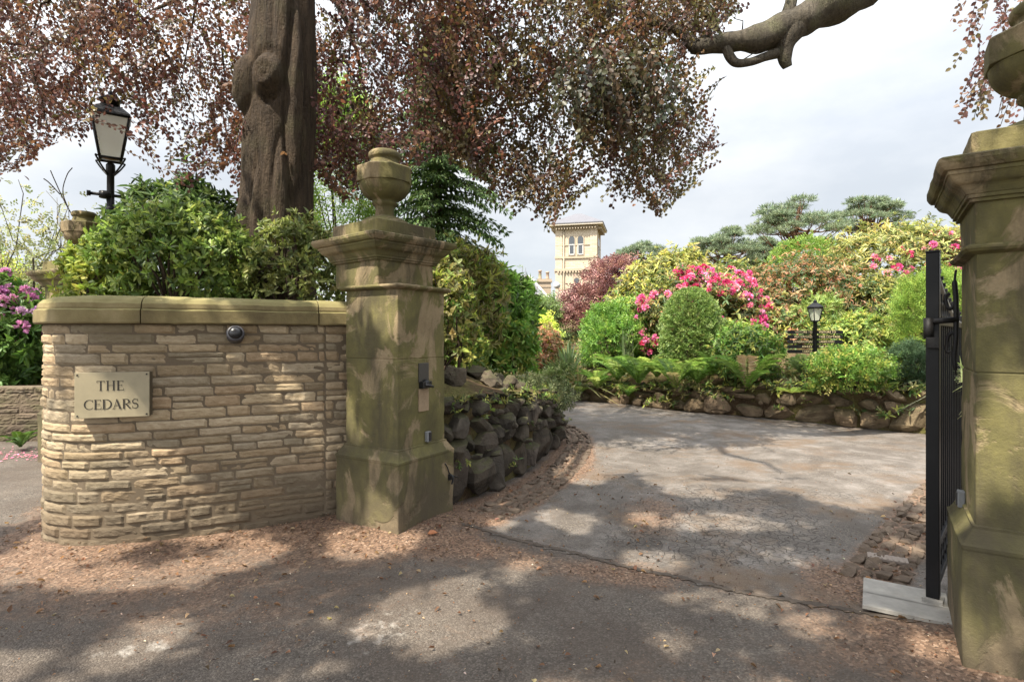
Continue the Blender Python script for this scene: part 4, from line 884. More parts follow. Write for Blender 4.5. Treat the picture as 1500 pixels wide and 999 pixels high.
# purple maple
ma = thing('maple_tree', 'purple leaved Japanese maple in front of the tower', 'tree', (*at(872, 480, 19)[:2], 1.9))
Lb = []
g = np.random.default_rng(4)
for i in range(26):
    s = g.random(); x = 866 + g.normal(0, 21) * (1.15 - .6 * s) + 34 * s; y = 478 - 90 * s; c = at(x, y, 19 + g.normal(0, .5)); Lb.append((*c, .62, .6, .34))
P, D = tips_on(Lb, 2300, .2, .1); leaves('crown', *sprays(P, D, 6, .12, .04, ACER), M_LEAF, ma); mm = MB(); stems(mm, (*at(872, 480, 19)[:2], 1.9), P, 16, .05, .012, .25); mm.build('trunk', M_TWIG, ma)

# left, across the side road
shrub('rhododendron', 'lilac flowered rhododendron hanging over the dark roadside wall', 'shrub', (-130, 405, 72, 585), 9.2, .8, .8, 1300, 8, (.15, .045), [((.07, .14, .022), 3), ((.10, .19, .03), 2), ((.04, .08, .02), 1)], sub=16, flowers=(LILAC, .095, 90, [(-130, 400, 70, 500)]), group='rhododendrons')
shrub('azalea', 'sunlit lime yellow bush above the lilac rhododendron', 'shrub', (-90, 372, 75, 440), 11.5, 1.1, .9, 900, 6, (.08, .04), [((.33, .36, .03), 3), ((.25, .31, .03), 2)], mode='spr', sub=12)
ob = thing('cherry_tree', 'thin branched pale leaved small tree at the left edge behind the distant pier', 'tree', (*at(20, 420, 10.5)[:2], 1.0))
mm = MB(); tipsP = []
base = V(*at(20, 420, 10.5)[:2], 1.0)
for i in range(22):
    e = at(rng.uniform(-70, 120), rng.uniform(262, 400), 10.5 + rng.normal(0, .7)); pts = [base + (e - base) * s + V(*(rng.standard_normal(3) * .16)) * (s > 0) * (s < 1) for s in np.linspace(0, 1, 7)]; mm.tube(pts, list(np.linspace(.022, .004, 7)), 5)
    for s in np.linspace(.35, 1, 42): tipsP.append(base + (e - base) * s + rng.standard_normal(3) * .24)
mm.build('trunk', M_BARK_GREY, ob); tp = np.array(tipsP); leaves('crown', *sprays(tp, rdir(len(tp)), 6, .065, .036, [((.17, .18, .07), 3), ((.11, .12, .05), 2), ((.24, .23, .10), 1)]), M_LEAF, ob)
mm = MB(); 
for e in ([(128, 352), (98, 302), (80, 264), (74, 250)], [(102, 310), (92, 282), (98, 257), (106, 246)], [(88, 285), (72, 268), (64, 262)]): mm.tube(catmull([at(x, y, 8.2) for x, y in e], 4), .008, 4)
mm.tube(catmull([at(128, 352, 8.2), at(145, 400, 8.2), at(150, 470, 8.2)], 4), .014, 5)
tag(mm.build('bare_branch', M_TWIG), 'bare dead twig sticking up left of the lamp post', 'branch')

# ferns
def fern(px, py, Y, size, nf, label, seed, zg=None, pal=BRIGHT, up=1.4, group='ferns'):
    g = np.random.default_rng(seed); p = at(px, py, Y); p[2] = zg if zg is not None else p[2]; t = thing('fern', label, 'fern', tuple(p), 0, group); P, D, N, L, W, C = [], [], [], [], [], []; mm = MB()
    for i in range(nf):
        a = i * 2.4 + g.uniform(-.3, .3); o = V(math.cos(a), math.sin(a), 0); L0 = size * g.uniform(.75, 1.15); k = 26; s = np.linspace(0, 1, k)[:, None]; el = up * g.uniform(.6, 1.2)
        pts = p + o * L0 * s * .85 + V(0, 0, 1) * L0 * 1.15 * (el * s - el * .62 * s ** 2); tg = unit(np.gradient(pts, axis=0)); sd = unit(np.cross(tg, V(0, 0, 1))); c = pick(pal, 1, .15)[0]
        mm.tube(pts[::4], .004, 3, col=c, caps=False)
        for sgn in (1, -1):
            ln = .24 * L0 * np.clip(np.sin(np.pi * np.clip(s[:, 0] * .92 + .1, 0, 1)), .05, 1); P.append(pts); D.append(unit(sd * sgn + tg * .45 + .08 * g.standard_normal((k, 3)))); N.append(unit(np.cross(tg, sd) * (1) + V(0, 0, 1))); L.append(ln); W.append(np.full(k, .055 * L0)); C.append(np.clip(1.5 * c * (1 + .1 * g.standard_normal((k, 1))), .01, .7) * np.ones((k, 3)))
    leaves('fronds', *[np.concatenate(q) for q in (P, D, N, L, W, C)], M_LEAF, t, fold=.02, droop=.15, tipw=.6); mm.build('stalks', M_LEAF, t)
FG = [((.13, .20, .04), 3), ((.09, .16, .03), 2), ((.19, .24, .06), 1.5), ((.22, .17, .07), .5)]
for i, (x, y, Y, s, lab) in enumerate([(875, 568, 13.0, .75, 'light green fern at the left end of the low stone wall'), (905, 556, 12.9, .8, 'light green fern below the bright rounded shrub'), (935, 560, 12.4, .85, 'large light fern just left of the topiary dome'), (962, 552, 12.2, .7, 'upright fern at the left foot of the topiary dome'),
        (990, 566, 11.6, .8, 'wide fern spreading in front of the topiary dome'), (1022, 560, 11.5, .8, 'fern at the right foot of the topiary dome'), (1050, 548, 11.4, .6, 'small fern right of the topiary dome'), (1095, 566, 10.5, .75, 'bright fern alone on the bank left of the signpost'), (1172, 545, 10.6, .5, 'grey green fern below the signpost boards'), (848, 578, 13.4, .45, 'low round fern tuft by the bend of the drive'), (920, 580, 12.3, .4, 'small fern tuft on top of the far wall')]):
    fern(x, y, Y, s * (.8 + .35 * ((i * 7) % 5) / 5), 15, lab, 40 + i, pal=FG if i != 8 else [((.10, .15, .05), 1)])
fern(1160, 575, 10.05, .42, 7, 'sparse yellow fern hanging over the low stone wall', 60, pal=[((.26, .30, .07), 1)], up=.35); fern(1296, 577, 9.35, .30, 8, 'little fern in a wall crevice below the dark conifer', 61, pal=[((.14, .19, .05), 1)])
fern(30, 668, 7.75, .30, 11, 'small fern at the foot of the dark roadside wall', 62, pal=MID, zg=.05)
# blades
def blades(name, label, cat, px, py, Y, n, Lr, w, pal, spread, seed, droop=.4, mat=None):
    g = np.random.default_rng(seed); p = at(px, py, Y); t = thing(name, label, cat, tuple(p)); m = MB()
    for i in range(n):
        a = g.uniform(0, 6.28); th = abs(g.normal(0, spread)); d = V(math.cos(a) * math.sin(th), math.sin(a) * math.sin(th), math.cos(th)); L = g.uniform(*Lr); sd = unit(V(-math.sin(a), math.cos(a), .2)); c = pick(pal, 1, .12)[0]; vs = []
        b = p + V(g.normal(0, .06), g.normal(0, .06), 0)
        for s in np.linspace(0, 1, 7): q = b + d * L * s + V(math.cos(a), math.sin(a), -.9) * L * droop * s * s * math.sin(th + .2); ww = w * (1 - s ** 3) * (.5 + .5 * min(1, s * 4)) + .001; vs += [q - sd * ww / 2, q + sd * ww / 2]
        m.add(vs, [(2 * k, 2 * k + 1, 2 * k + 3, 2 * k + 2) for k in range(6)], True, c)
    m.build('blades', mat or M_LEAF, t)
blades('iris_clump', 'grey green sword leaved iris clump at the bend of the drive', 'plant', 832, 558, 14.0, 70, (.7, 1.25), .06, [((.14, .20, .09), 3), ((.20, .25, .13), 2)], .42, 3, .25)
blades('iris_clump', 'sword leaved clump right of the bright green rounded shrub', 'plant', 918, 525, 13.6, 26, (.6, 1.0), .055, [((.16, .21, .10), 1)], .3, 4, .2)
blades('dry_grass_clump', 'straw coloured drooping strap leaves under the iris clump', 'plant', 848, 566, 13.5, 34, (.45, .8), .05, [((.34, .28, .14), 1), ((.22, .22, .09), 1)], .8, 5, .9)
blades('sedge_clump', 'variegated pale grass tuft hanging between the gate and the right pier', 'plant', 1436, 560, 4.1, 110, (.16, .32), .010, [((.34, .36, .22), 3), ((.18, .24, .09), 2)], .95, 6, 1.0)

# low undergrowth covering the beds
def undergrowth(label, fz, inside, xr, yr, n, pal, size, seed, nearpath, dmin):
    X, Y = rng.uniform(*xr, n * 4), rng.uniform(*yr, n * 4); d = np.abs(sdist(nearpath.p, X, Y)); dens = np.array([n3((a * .9 + seed, b * .9, 0), 1) for a, b in zip(X, Y)])
    ok = inside(X, Y) & (d > dmin) & (dens > -.12); X, Y = X[ok][:n], Y[ok][:n]; Z = fz(X, Y) + rng.uniform(0, .16, len(X)); P = np.stack([X, Y, Z], 1); D = unit(rdir(len(X)) * .5 + V(0, 0, 1)); o = leaves('undergrowth', *rosettes(P, D, 6, size, size * .36, pal, (30, 80)), M_LEAF, None, droop=.2); tag(o, label, kind='stuff')
undergrowth('low mixed leafy undergrowth between the shrubs of the far bank', z_right, in_poly(RIGHT_POLY), (-4, 10), (7, 20), 5200, MID + DARK + BROWNG + RUST[2:4], .09, 1, ROCKR, .30)
undergrowth('low undergrowth and moss tufts on the rockery bed', z_left, in_poly(LEFT_POLY), (-5, 1), (5, 12.5), 1800, MID + BROWNG + [((.15, .15, .04), 2)], .06, 5, ROCKL, .75)
def ground_plants(pts, name, labelf, seed, pal, size=.12):
    pass
def wall_plants(label, path, top, n, u0, u1, pal, size, edge):
    P, D = [], []
    for i in range(n):
        c = rng.uniform(u0, u1); H = float(top(c)); z = H * (rng.uniform(.92, 1.06) if rng.random() < edge else rng.uniform(.25, .9)); q = path.at(c, rng.uniform(-.06, .03) - .1 * z); e = path.nrm(c)
        for k in range(4): P.append((q[0] + rng.normal(0, .05), q[1] + rng.normal(0, .05), z + rng.normal(0, .025))); D.append(unit(V(e[0] * .6, e[1] * .6, .6)))
    D = unit(np.array(D) + .5 * rdir(len(D))); tag(leaves('undergrowth', *rosettes(np.array(P), D, 6, size, size * .3, pal, (25, 80)), M_LEAF, None, droop=.35), label, kind='stuff')
wall_plants('small moss tufts and trailing leaves in the joints and along the top of the dark boulder wall', ROCKL, rock_top, 62, .1, 4.6, MID + BROWNG + YG[:2], .05, .8)
wall_plants('small ferns and moss tufts in the joints and along the top of the low far wall', ROCKR, rockr_top, 130, 2.5, 11, MID + BROWNG + YG[:2], .085, .7)
# deodar behind the pier
def conifer(name, label, base, H, R0, n, pal, seed, z_lo=.0, dens=1.0):
    g = np.random.default_rng(seed); b = V(*base); t = thing(name, label, 'tree', tuple(b)); m = MB(); m.tube([b + V(.02 * math.sin(s * 7), 0, H * s) for s in np.linspace(0, 1, 14)], list(np.linspace(.10, .015, 14)), 9); P, D, N, L = [], [], [], []
    br = MB()
    for i in range(n):
        s = z_lo + (1 - z_lo) * (i / n) ** .9; z = H * s; a = i * 2.4 + g.uniform(-.4, .4); rl = R0 * (1 - s) ** .75 * g.uniform(.65, 1.1) + .12; o = V(math.cos(a), math.sin(a), 0); k = 14
        q = np.linspace(.08, 1, k)[:, None]; pts = b + V(0, 0, z) + o * rl * q + V(0, 0, 1) * rl * (.12 * q - .42 * q ** 2); br.tube(pts[::3], list(np.linspace(.016, .004, len(pts[::3]))), 4, caps=False)
        sd = V(-o[1], o[0], 0)
        for j in range(k):
            for u in range(int(9 * dens)):
                f = g.uniform(-1, 1); w = rl * .26 * (1 - abs(q[j, 0] - .5)) ; P.append(pts[j] + sd * f * w + V(0, 0, -.10 * abs(f) * w + g.normal(0, .015))); D.append(unit(o * .5 + sd * f * .9 + V(0, 0, -.45) + g.normal(0, .3, 3))); N.append(unit(V(0, 0, 1) + g.normal(0, .4, 3))); L.append(g.uniform(.07, .13))
    m.build('trunk', M_TWIG, t); br.build('branches', M_TWIG, t); L = np.array(L); leaves('crown', np.array(P), np.array(D), np.array(N), L, L * .34, 1.5 * pick(pal, len(P), .2), M_NEEDLE, t, fold=.05, droop=.25)
cb = at(643, 480, 10.8)
conifer('cedar_tree', 'dark green drooping conifer with bare thin trunk behind the left pier', (cb[0], cb[1], 1.2), 6.6, 2.0, 150, [((.05, .085, .03), 3), ((.07, .115, .035), 2), ((.10, .15, .045), 1)], 3, .05, 2.4)
# feathery young tree in front of the house roof
yb = at(772, 470, 17); yt = thing('birch_tree', 'wispy pale young tree in front of the grey house roof', 'tree', (yb[0], yb[1], 1.0)); m = MB(); Pt = []
for i in range(16):
    e = at(768 + rng.normal(0, 22), rng.uniform(388, 460), 17 + rng.normal(0, .4)); b0 = V(yb[0], yb[1], 1.0); m.tube([b0 + (e - b0) * s + V(*(rng.standard_normal(3) * .05)) * (s > 0) for s in np.linspace(0, 1, 6)], list(np.linspace(.02, .004, 6)), 4)
    for s in np.linspace(.55, 1, 9): Pt.append(b0 + (e - b0) * s + rng.standard_normal(3) * .10)
m.build('trunk', M_TWIG, yt); Pt = np.array(Pt); leaves('crown', *sprays(Pt, rdir(len(Pt)) + V(0, 0, .5), 5, .075, .022, [((.13, .20, .06), 2), ((.20, .26, .10), 1)]), M_LEAF, yt)
shrub('hedge_shrub', 'soft green shrub below the grey house roof', 'shrub', (735, 428, 835, 520), 19, 1.0, 1.2, 1200, 6, (.10, .035), [((.11, .16, .05), 2), ((.16, .22, .07), 1), ((.07, .11, .035), 1)], mode='spr', sub=14)
# pines behind
PINEC = [((.075, .105, .06), 3), ((.10, .13, .07), 2), ((.13, .155, .08), 1)]
def pine(px, ytop, ybot, Y, w, label, seed, lean=0):
    g = np.random.default_rng(seed); top = at(px, ytop, Y); b = V(top[0] - lean, Y, .6); t = thing('pine_tree', label, 'tree', tuple(b), 0, 'scots pines behind the garden'); m = MB(); W = w / F_PX * Y / 2; Hc = (ybot - ytop) / F_PX * Y
    tr = [b + (top - b) * s + V(.25 * math.sin(s * 5 + seed), 0, -.5 * s) for s in np.linspace(0, 1, 12)]; m.tube(tr, list(np.linspace(.26, .07, 12)), 9); P, D = [], []
    for i in range(46):
        a = g.uniform(0, 6.28); r = math.sqrt(g.random()) * W; zz = top[2] - .25 - Hc * (.75 * (r / W) ** 2 * g.uniform(.5, 1) + .3 * g.random() ** 2); c = V(top[0] + r * math.cos(a), Y + r * math.sin(a) * .8, zz); s0 = g.uniform(.55, .85); st = b + (top - b) * s0
        m.tube([st + (c - st) * s + V(0, 0, -.25 * math.sin(s * 3.1)) + g.normal(0, .06, 3) * (0 < s < 1) for s in np.linspace(0, 1, 6)], list(np.linspace(.07, .015, 6)), 5)
        n = 60; d = rdir(n); d[:, 2] = np.abs(d[:, 2]) * .9 - .12; P.append(c + d * V(.70, .70, .26) * (W / 2.6) * g.uniform(.6, 1, (n, 1))); D.append(unit(d + V(0, 0, .5)))
    m.build('trunk', M_PINEBARK, t); P = np.concatenate(P); D = np.concatenate(D); leaves('crown', *rosettes(P, D, 7, .22, .028, PINEC, (15, 70)), M_NEEDLE, t, fold=0, droop=0)
pine(1168, 288, 362, 33, 132, 'broad flat topped pine on the skyline, left of the two joined crowns', 2, .5)
pine(1270, 284, 345, 35, 105, 'narrower pine on the skyline just above the huge yellowish rhododendron', 3)
pine(1062, 330, 395, 38, 100, 'low dark pine between the tower and the broad flat topped pine', 4)
pine(940, 353, 405, 44, 92, 'rounded distant pine just right of the tower', 5)
pine(1120, 345, 400, 40, 70, 'small pine crown filling the gap under the broad pine', 6)
pine(1010, 362, 410, 46, 80, 'small distant pine peeping over the yellow tipped rhododendron', 7)

# ------------------------------------------------------------------ tower and house
Yt = 60.0; phi = -math.radians(14); tcx = at(848, 400, Yt + 2)
tw_ = thing('brick_tower', 'cream brick Italianate tower with paired arched windows and wide eaves', 'tower', (tcx[0], Yt + 2.2, 0), phi)
HW = 2.18; ztop = at(0, 331, Yt)[2]; zb1 = at(0, 377, Yt)[2]; zb2 = at(0, 395, Yt)[2]
def arch_poly(x0, x1, z0, z1, n=10):
    r = (x1 - x0) / 2; return [(x0, z0), (x1, z0)] + [((x0 + x1) / 2 + r * math.cos(a), z1 - r + r * math.sin(a)) for a in np.linspace(0, math.pi, n)]
def prism(m, poly, y0, y1, M=None, off=(0, 0, 0), col=None):
    n = len(poly); vs = [(x, y0, z) for x, z in poly] + [(x, y1, z) for x, z in poly]
    if M is not None: vs = [M @ Vector(q) for q in vs]
    m.add(vs, [tuple(range(n)), tuple(range(2 * n - 1, n - 1, -1))] + [(k, k + n, (k + 1) % n + n, (k + 1) % n) for k in range(n)], col=col)
m = MB(); m.box((0, 0, ztop / 2), (2 * HW, 2 * HW, ztop))
for sx in (-1, 1):
    for sy in (-1, 1): m.box((sx * (HW - .30), sy * (HW - .30), ztop / 2), (.74, .74, ztop - .02))
m.build('wall', M_BRICK, tw_, world_coords=False)
m = MB()
for z, h, d in ((zb1, .22, .14), (zb2, .26, .18), (ztop - .12, .2, .2), (ztop - 2.05 , .10, .08)): m.box((0, 0, z), (2 * HW + 2 * d, 2 * HW + 2 * d, h))
for k in range(4):
    Rk = Matrix.Rotation(k * math.pi / 2, 3, 'Z')
    for i in range(13): m.box(Rk @ Vector((-HW + .25 + i * (2 * HW - .5) / 12, -HW - .12, zb2 - .24)), (.16, .2, .22), k * math.pi / 2)
    for i in range(15): m.box(Rk @ Vector((-HW + .1 + i * (2 * HW - .2) / 14, -HW - .30, ztop - .30)), (.11, .5, .16), k * math.pi / 2)
m.build('string_courses', M_TRIM, tw_, world_coords=False)
wz0, wz1 = at(0, 373.5, Yt)[2], at(0, 346, Yt)[2]
for k in range(4):
    Rk = Matrix.Rotation(k * math.pi / 2, 4, 'Z')
    for x0 in (-.78, .16):
        m = MB(); prism(m, arch_poly(x0 - .10, x0 + .72, wz0 - .08, wz1 + .10), -HW - .05, -HW + .1, Rk); f = m.build('window', M_TRIM, tw_, world_coords=False)
        m = MB(); prism(m, arch_poly(x0, x0 + .62, wz0, wz1), -HW - .062, -HW - .04, Rk); m.build('pane', M_WINGLASS, f, world_coords=False)
        m = MB(); zc = wz0 + .55 * (wz1 - wz0)
        for c, s in (((x0 + .31, -HW - .075, zc), (.62, .05, .10)), ((x0 + .31, -HW - .075, wz0 + .06), (.62, .05, .12)), ((x0 + .05, -HW - .075, wz0 + .5), (.09, .05, 1.0)), ((x0 + .57, -HW - .075, wz0 + .5), (.09, .05, 1.0))): m.box(Rk.to_3x3() @ Vector(c), s, k * math.pi / 2)
        m.build('sash', M_WHITE, f, world_coords=False)
    m = MB(); rz_ = at(0, 411, Yt)[2]; prism(m, [(.05 + .42 * math.cos(a), rz_ + .42 * math.sin(a)) for a in np.linspace(0, 2 * math.pi, 18, endpoint=False)], -HW - .04, -HW + .1, Rk); f = m.build('round_window', M_TRIM, tw_, world_coords=False)
    m = MB(); prism(m, [(.05 + .30 * math.cos(a), rz_ + .30 * math.sin(a)) for a in np.linspace(0, 2 * math.pi, 18, endpoint=False)], -HW - .05, -HW - .03, Rk); m.build('pane', M_WINGLASS, f, world_coords=False)
m = MB(); e = HW + .72; m.box((0, 0, ztop + .08), (2 * e, 2 * e, .15)); m.build('eaves', M_WHITE if False else mk_flat('eaves_paint', (.46, .41, .33), .7, 0, 2), tw_, world_coords=False)
m = MB(); e += .05; zt = ztop + .16; m.add([(-e, -e, zt), (e, -e, zt), (e, e, zt), (-e, e, zt), (-e, -e, zt + .10), (e, -e, zt + .10), (e, e, zt + .10), (-e, e, zt + .10), (-.35, -.35, zt + 1.55), (.35, -.35, zt + 1.55), (.35, .35, zt + 1.55), (-.35, .35, zt + 1.55)],
    [(3, 2, 1, 0), (0, 1, 5, 4), (1, 2, 6, 5), (2, 3, 7, 6), (3, 0, 4, 7), (4, 5, 9, 8), (5, 6, 10, 9), (6, 7, 11, 10), (7, 4, 8, 11), (8, 9, 10, 11)]); m.build('roof', M_SLATE, tw_, world_coords=False)
m = MB(); m.tube([(-HW + .85, -HW - .12, 0), (-HW + .85, -HW - .12, ztop - .4)], .07, 8); m.build('drainpipe', M_TRIM, tw_, world_coords=False)
# house
Yh = 52.0; hb = at(790, 440, Yh)
hs = thing('house', 'house with pale grey slate roof and twin pot chimney left of the tower', 'house', (hb[0], Yh, 0))
m = MB(); x0, x1 = at(700, 440, Yh)[0], at(817, 440, Yh)[0]; ze = at(0, 452, Yh)[2]; zrdg = at(0, 404, Yh)[2]
m.box(((x0 + x1) / 2, Yh + 4.2, ze / 2), (x1 - x0 - .8, 7.6, ze)); m.build('wall', M_BRICK, hs)
m = MB(); xr0, xr1 = at(725, 400, Yh)[0], at(778, 404, Yh)[0]
m.add([(x0, Yh, ze), (x1, Yh, ze), (x1, Yh + 8.4, ze), (x0, Yh + 8.4, ze), (xr0, Yh + 4.2, zrdg + .35), (xr1, Yh + 4.2, zrdg + .35)], [(0, 1, 5, 4), (1, 2, 5), (2, 3, 4, 5), (3, 0, 4), (3, 2, 1, 0)]); rf = m.build('roof', M_SLATE, hs)
m = MB(); m.tube([(x1, Yh, ze + .03), (xr1, Yh + 4.2, zrdg + .38)], .12, 6); m.tube([(xr0, Yh + 4.2, zrdg + .38), (xr1, Yh + 4.2, zrdg + .38)], .12, 6); m.build('ridge_tiles', M_WHITE, rf)
cA = at(797, 411, Yh + 6); m = MB(); zc0 = at(0, 440, Yh + 6)[2]; zc1 = at(0, 413, Yh + 6)[2]
m.box((cA[0], Yh + 6, (zc0 + zc1) / 2 - .8), (1.35, .9, zc1 - zc0 + 1.6)); m.box((cA[0], Yh + 6, zc1 + .02), (1.62, 1.15, .16)); m.box((cA[0], Yh + 6, zc1 + .18), (1.5, 1.0, .16)); m.box((cA[0], Yh + 6, zc1 - .55), (1.46, 1.0, .10)); ch = m.build('chimney', mk_flat('chimney_brick', (.31, .245, .175), .9, 0, 4, .3), hs)
for dx, h in ((-.42, 1.05), (.36, .9)): m = MB(); m.lathe([(.22, zc1 + .26), (.17, zc1 + .4), (.15, zc1 + h), (.20, zc1 + h + .03), (.20, zc1 + h + .14), (.15, zc1 + h + .16)], (cA[0] + dx, Yh + 6), 14); m.build('chimney_pot', M_POT, ch)
m = MB(); sd = at(815.5, 418.5, Yh + .4); m.lathe([(.02, -.05), (.22, 0), (.33, .09), (.34, .10)], (0, 0), 16)
Md = Matrix.Rotation(math.radians(80), 3, 'X') @ Matrix.Rotation(0, 3, 'Z'); m.v = [tuple(Md @ Vector(q) + Vector(sd)) for q in m.v]; m.tube([sd, sd + V(.25, .3, -.4), (x1 - .1, Yh + .9, ze + .3)], .04, 6); m.build('satellite_dish', M_WHITE, hs)

# ------------------------------------------------------------------ lamp post
Yl = 7.0; lp = at(162, 300, Yl); lamp = thing('lamp_post', 'black Victorian street lamp with tapering glass lantern behind the curved wall', 'street lamp', (lp[0], lp[1], 1.55), .62)
lz = at(0, 240, Yl)[2]
m = MB(); m.lathe([(.075, 1.5), (.075, 1.75), (.05, 1.8), (.044, lz - .62), (.052, lz - .61), (.052, lz - .56), (.042, lz - .55), (.040, lz - .14), (.050, lz - .13), (.050, lz - .02), (.038, lz)], (0, 0), 16); m.v = [(x, y, z - 1.55) for x, y, z in m.v]; m.build('post', M_BLACK, lamp, world_coords=False)
m = MB(); m.tube([(-.24, 0, lz - 2.05), (.20, 0, lz - 2.05)], .022, 8); m.lathe([(.0, 0), (.035, .02), (.035, .05), (0, .07)], (0, 0), 10); m.v = [(x, y, z) for x, y, z in m.v]; 
m = MB(); m.tube([(-.22, 0, lz - .40 - 1.55), (.18, 0, lz - .40 - 1.55)], .02, 8); m.tube([(-.24, 0, lz - .40 - 1.55), (-.20, 0, lz - .40 - 1.55)], .034, 10); m.tube([(-.05, 0, lz - .44 - 1.55), (-.05, 0, lz - .36 - 1.55)], .07, 10); m.build('ladder_bar', M_BLACK, lamp, world_coords=False)
z0 = lz - 1.55; fr = MB(); zb, zt_ = z0 + .05, z0 + .57; hb_, ht_ = .108, .192
for i in range(4):
    a = math.pi / 4 + i * math.pi / 2; c, s = math.cos(a) * 1.414, math.sin(a) * 1.414
    fr.tube([(hb_ * c, hb_ * s, zb), (ht_ * c, ht_ * s, zt_)], .013, 4); a2 = a + math.pi / 2; c2, s2 = math.cos(a2) * 1.414, math.sin(a2) * 1.414
    fr.tube([(hb_ * c, hb_ * s, zb), (hb_ * c2, hb_ * s2, zb)], .016, 4); fr.tube([(ht_ * c, ht_ * s, zt_), (ht_ * c2, ht_ * s2, zt_)], .020, 4)
    fr.tube(catmull([(0.02 * c, .02 * s, z0 - .16), (.09 * c, .09 * s, z0 - .06), (.125 * c, .125 * s, z0 + .0), (.15 * c, .15 * s, z0 + .05), (.13 * c, .13 * s, zb)], 4), .011, 6)
fr.build('lantern_frame', M_BLACK, lamp, world_coords=False)
g_ = MB()
for i in range(4):
    a = math.pi / 4 + i * math.pi / 2; p = [(hb_ * math.cos(q) * 1.40, hb_ * math.sin(q) * 1.40, zb) for q in (a, a + math.pi / 2)] + [(ht_ * math.cos(q) * 1.40, ht_ * math.sin(q) * 1.40, zt_) for q in (a + math.pi / 2, a)]; g_.add(p, [(0, 1, 2, 3)])
go = g_.build('glass', M_LGLASS, lamp, world_coords=False); sm = go.modifiers.new('thickness', 'SOLIDIFY'); sm.thickness = .004
m = MB(); m.lathe([(.295, zt_ + .005), (.285, zt_ + .03), (.18, zt_ + .11), (.10, zt_ + .155)], (0, 0), sides=4, rot=math.pi / 4, smooth=False); m.lathe([(.10, zt_ + .15), (.10, zt_ + .21), (.13, zt_ + .225), (.07, zt_ + .27), (.025, zt_ + .29), (.03, zt_ + .32), (.012, zt_ + .35), (.005, zt_ + .40)], (0, 0), 12); m.build('lantern_roof', M_BLACK, lamp, world_coords=False)
m = MB(); m.lathe([(.02, zb), (.11, zb + .02), (.10, zb + .05), (.03, zb + .07), (.025, zb + .14), (.05, zb + .18), (.05, zb + .26), (.01, zb + .3)], (0, 0), 12); m.build('lamp_fitting', mk_flat('copper_fitting', (.35, .22, .14), .5), lamp, world_coords=False)
lamp.rotation_euler = (0, 0, .62)

# ------------------------------------------------------------------ signs and small fittings
def glyph_strokes(ch):
    "serif capitals as (points, widths) strokes in a unit-high box; returns strokes and advance"
    T, t, s = .135, .05, .045
    def ln(a, b, w): return ([a, b], [w, w])
    def sf(x, y, w=.26): return ([(x - w / 2, y), (x + w / 2, y)], [s, s])
    arc = lambda cx, cy, rx, ry, a0, a1, n=18: [(cx + rx * math.cos(a), cy + ry * math.sin(a)) for a in np.linspace(math.radians(a0), math.radians(a1), n)]
    if ch == 'T': return [ln((.36, 0), (.36, 1), T), ln((0.02, .975), (.70, .975), t), sf(.36, .022), ([(.03, .99), (.05, .76)], [.07, .02]), ([(.69, .99), (.67, .76)], [.07, .02])], .72
    if ch == 'H': return [ln((.13, 0), (.13, 1), T), ln((.66, 0), (.66, 1), T), ln((.13, .52), (.66, .52), t)] + [sf(x, y) for x in (.13, .66) for y in (.022, .978)], .80
    if ch == 'E': return [ln((.13, 0), (.13, 1), T), ln((.0, .975), (.58, .975), t), ln((.13, .52), (.46, .52), t), ln((0, .025), (.62, .025), t), ([(.57, .99), (.55, .78)], [.06, .02]), ([(.61, .0), (.63, .25)], [.06, .02]), ([(.46, .42), (.46, .62)], [.04, .04])], .66
    if ch == 'C': p = arc(.47, .5, .41, .47, 48, 318, 30); w = [t + (T - t) * max(0, math.cos((math.radians(a) - math.pi))) ** 1.3 for a in np.linspace(48, 318, 30)]; return [(p, w), ([(.74, .98), (.75, .72)], [.03, .05]), ], .80
    if ch == 'D': p = arc(.30, .5, .47, .475, 90, -90, 24); w = [t + (T - t) * max(0, math.cos(math.radians(a))) for a in np.linspace(90, -90, 24)]; return [ln((.13, 0), (.13, 1), T), (p, w), ln((0, .975), (.31, .975), t), ln((0, .025), (.31, .025), t)], .82
    if ch == 'A': return [ln((.11, .02), (.40, 1.0), t * 1.1), ([(.36, 1.0), (.68, .02)], [T, T]), ln((.21, .34), (.57, .34), t), sf(.10, .022, .24), sf(.69, .022, .28)], .80
    if ch == 'R': p = arc(.32, .74, .28, .235, 90, -90, 20); w = [t + (T - t) * max(0, math.cos(math.radians(a))) for a in np.linspace(90, -90, 20)]; return [ln((.13, 0), (.13, 1), T), (p, w), ln((0, .975), (.33, .975), t), ln((.13, .505), (.33, .505), t), ([(.32, .50), (.70, .02)], [T * .95, T]), sf(.13, .022), sf(.71, .022, .18)], .78
    if ch == 'S':
        p = arc(.28, .735, .22, .23, 30, 250, 16) + arc(.29, .265, .24, .245, 80, -150, 18); w = list(np.interp(np.linspace(0, 1, 34), [0, .25, .5, .75, 1], [t, t * 1.5, T, t * 1.5, t])); return [(p, w), ([(.50, .99), (.50, .74)], [.03, .05]), ([(.045, .01), (.045, .27)], [.03, .05])], .60
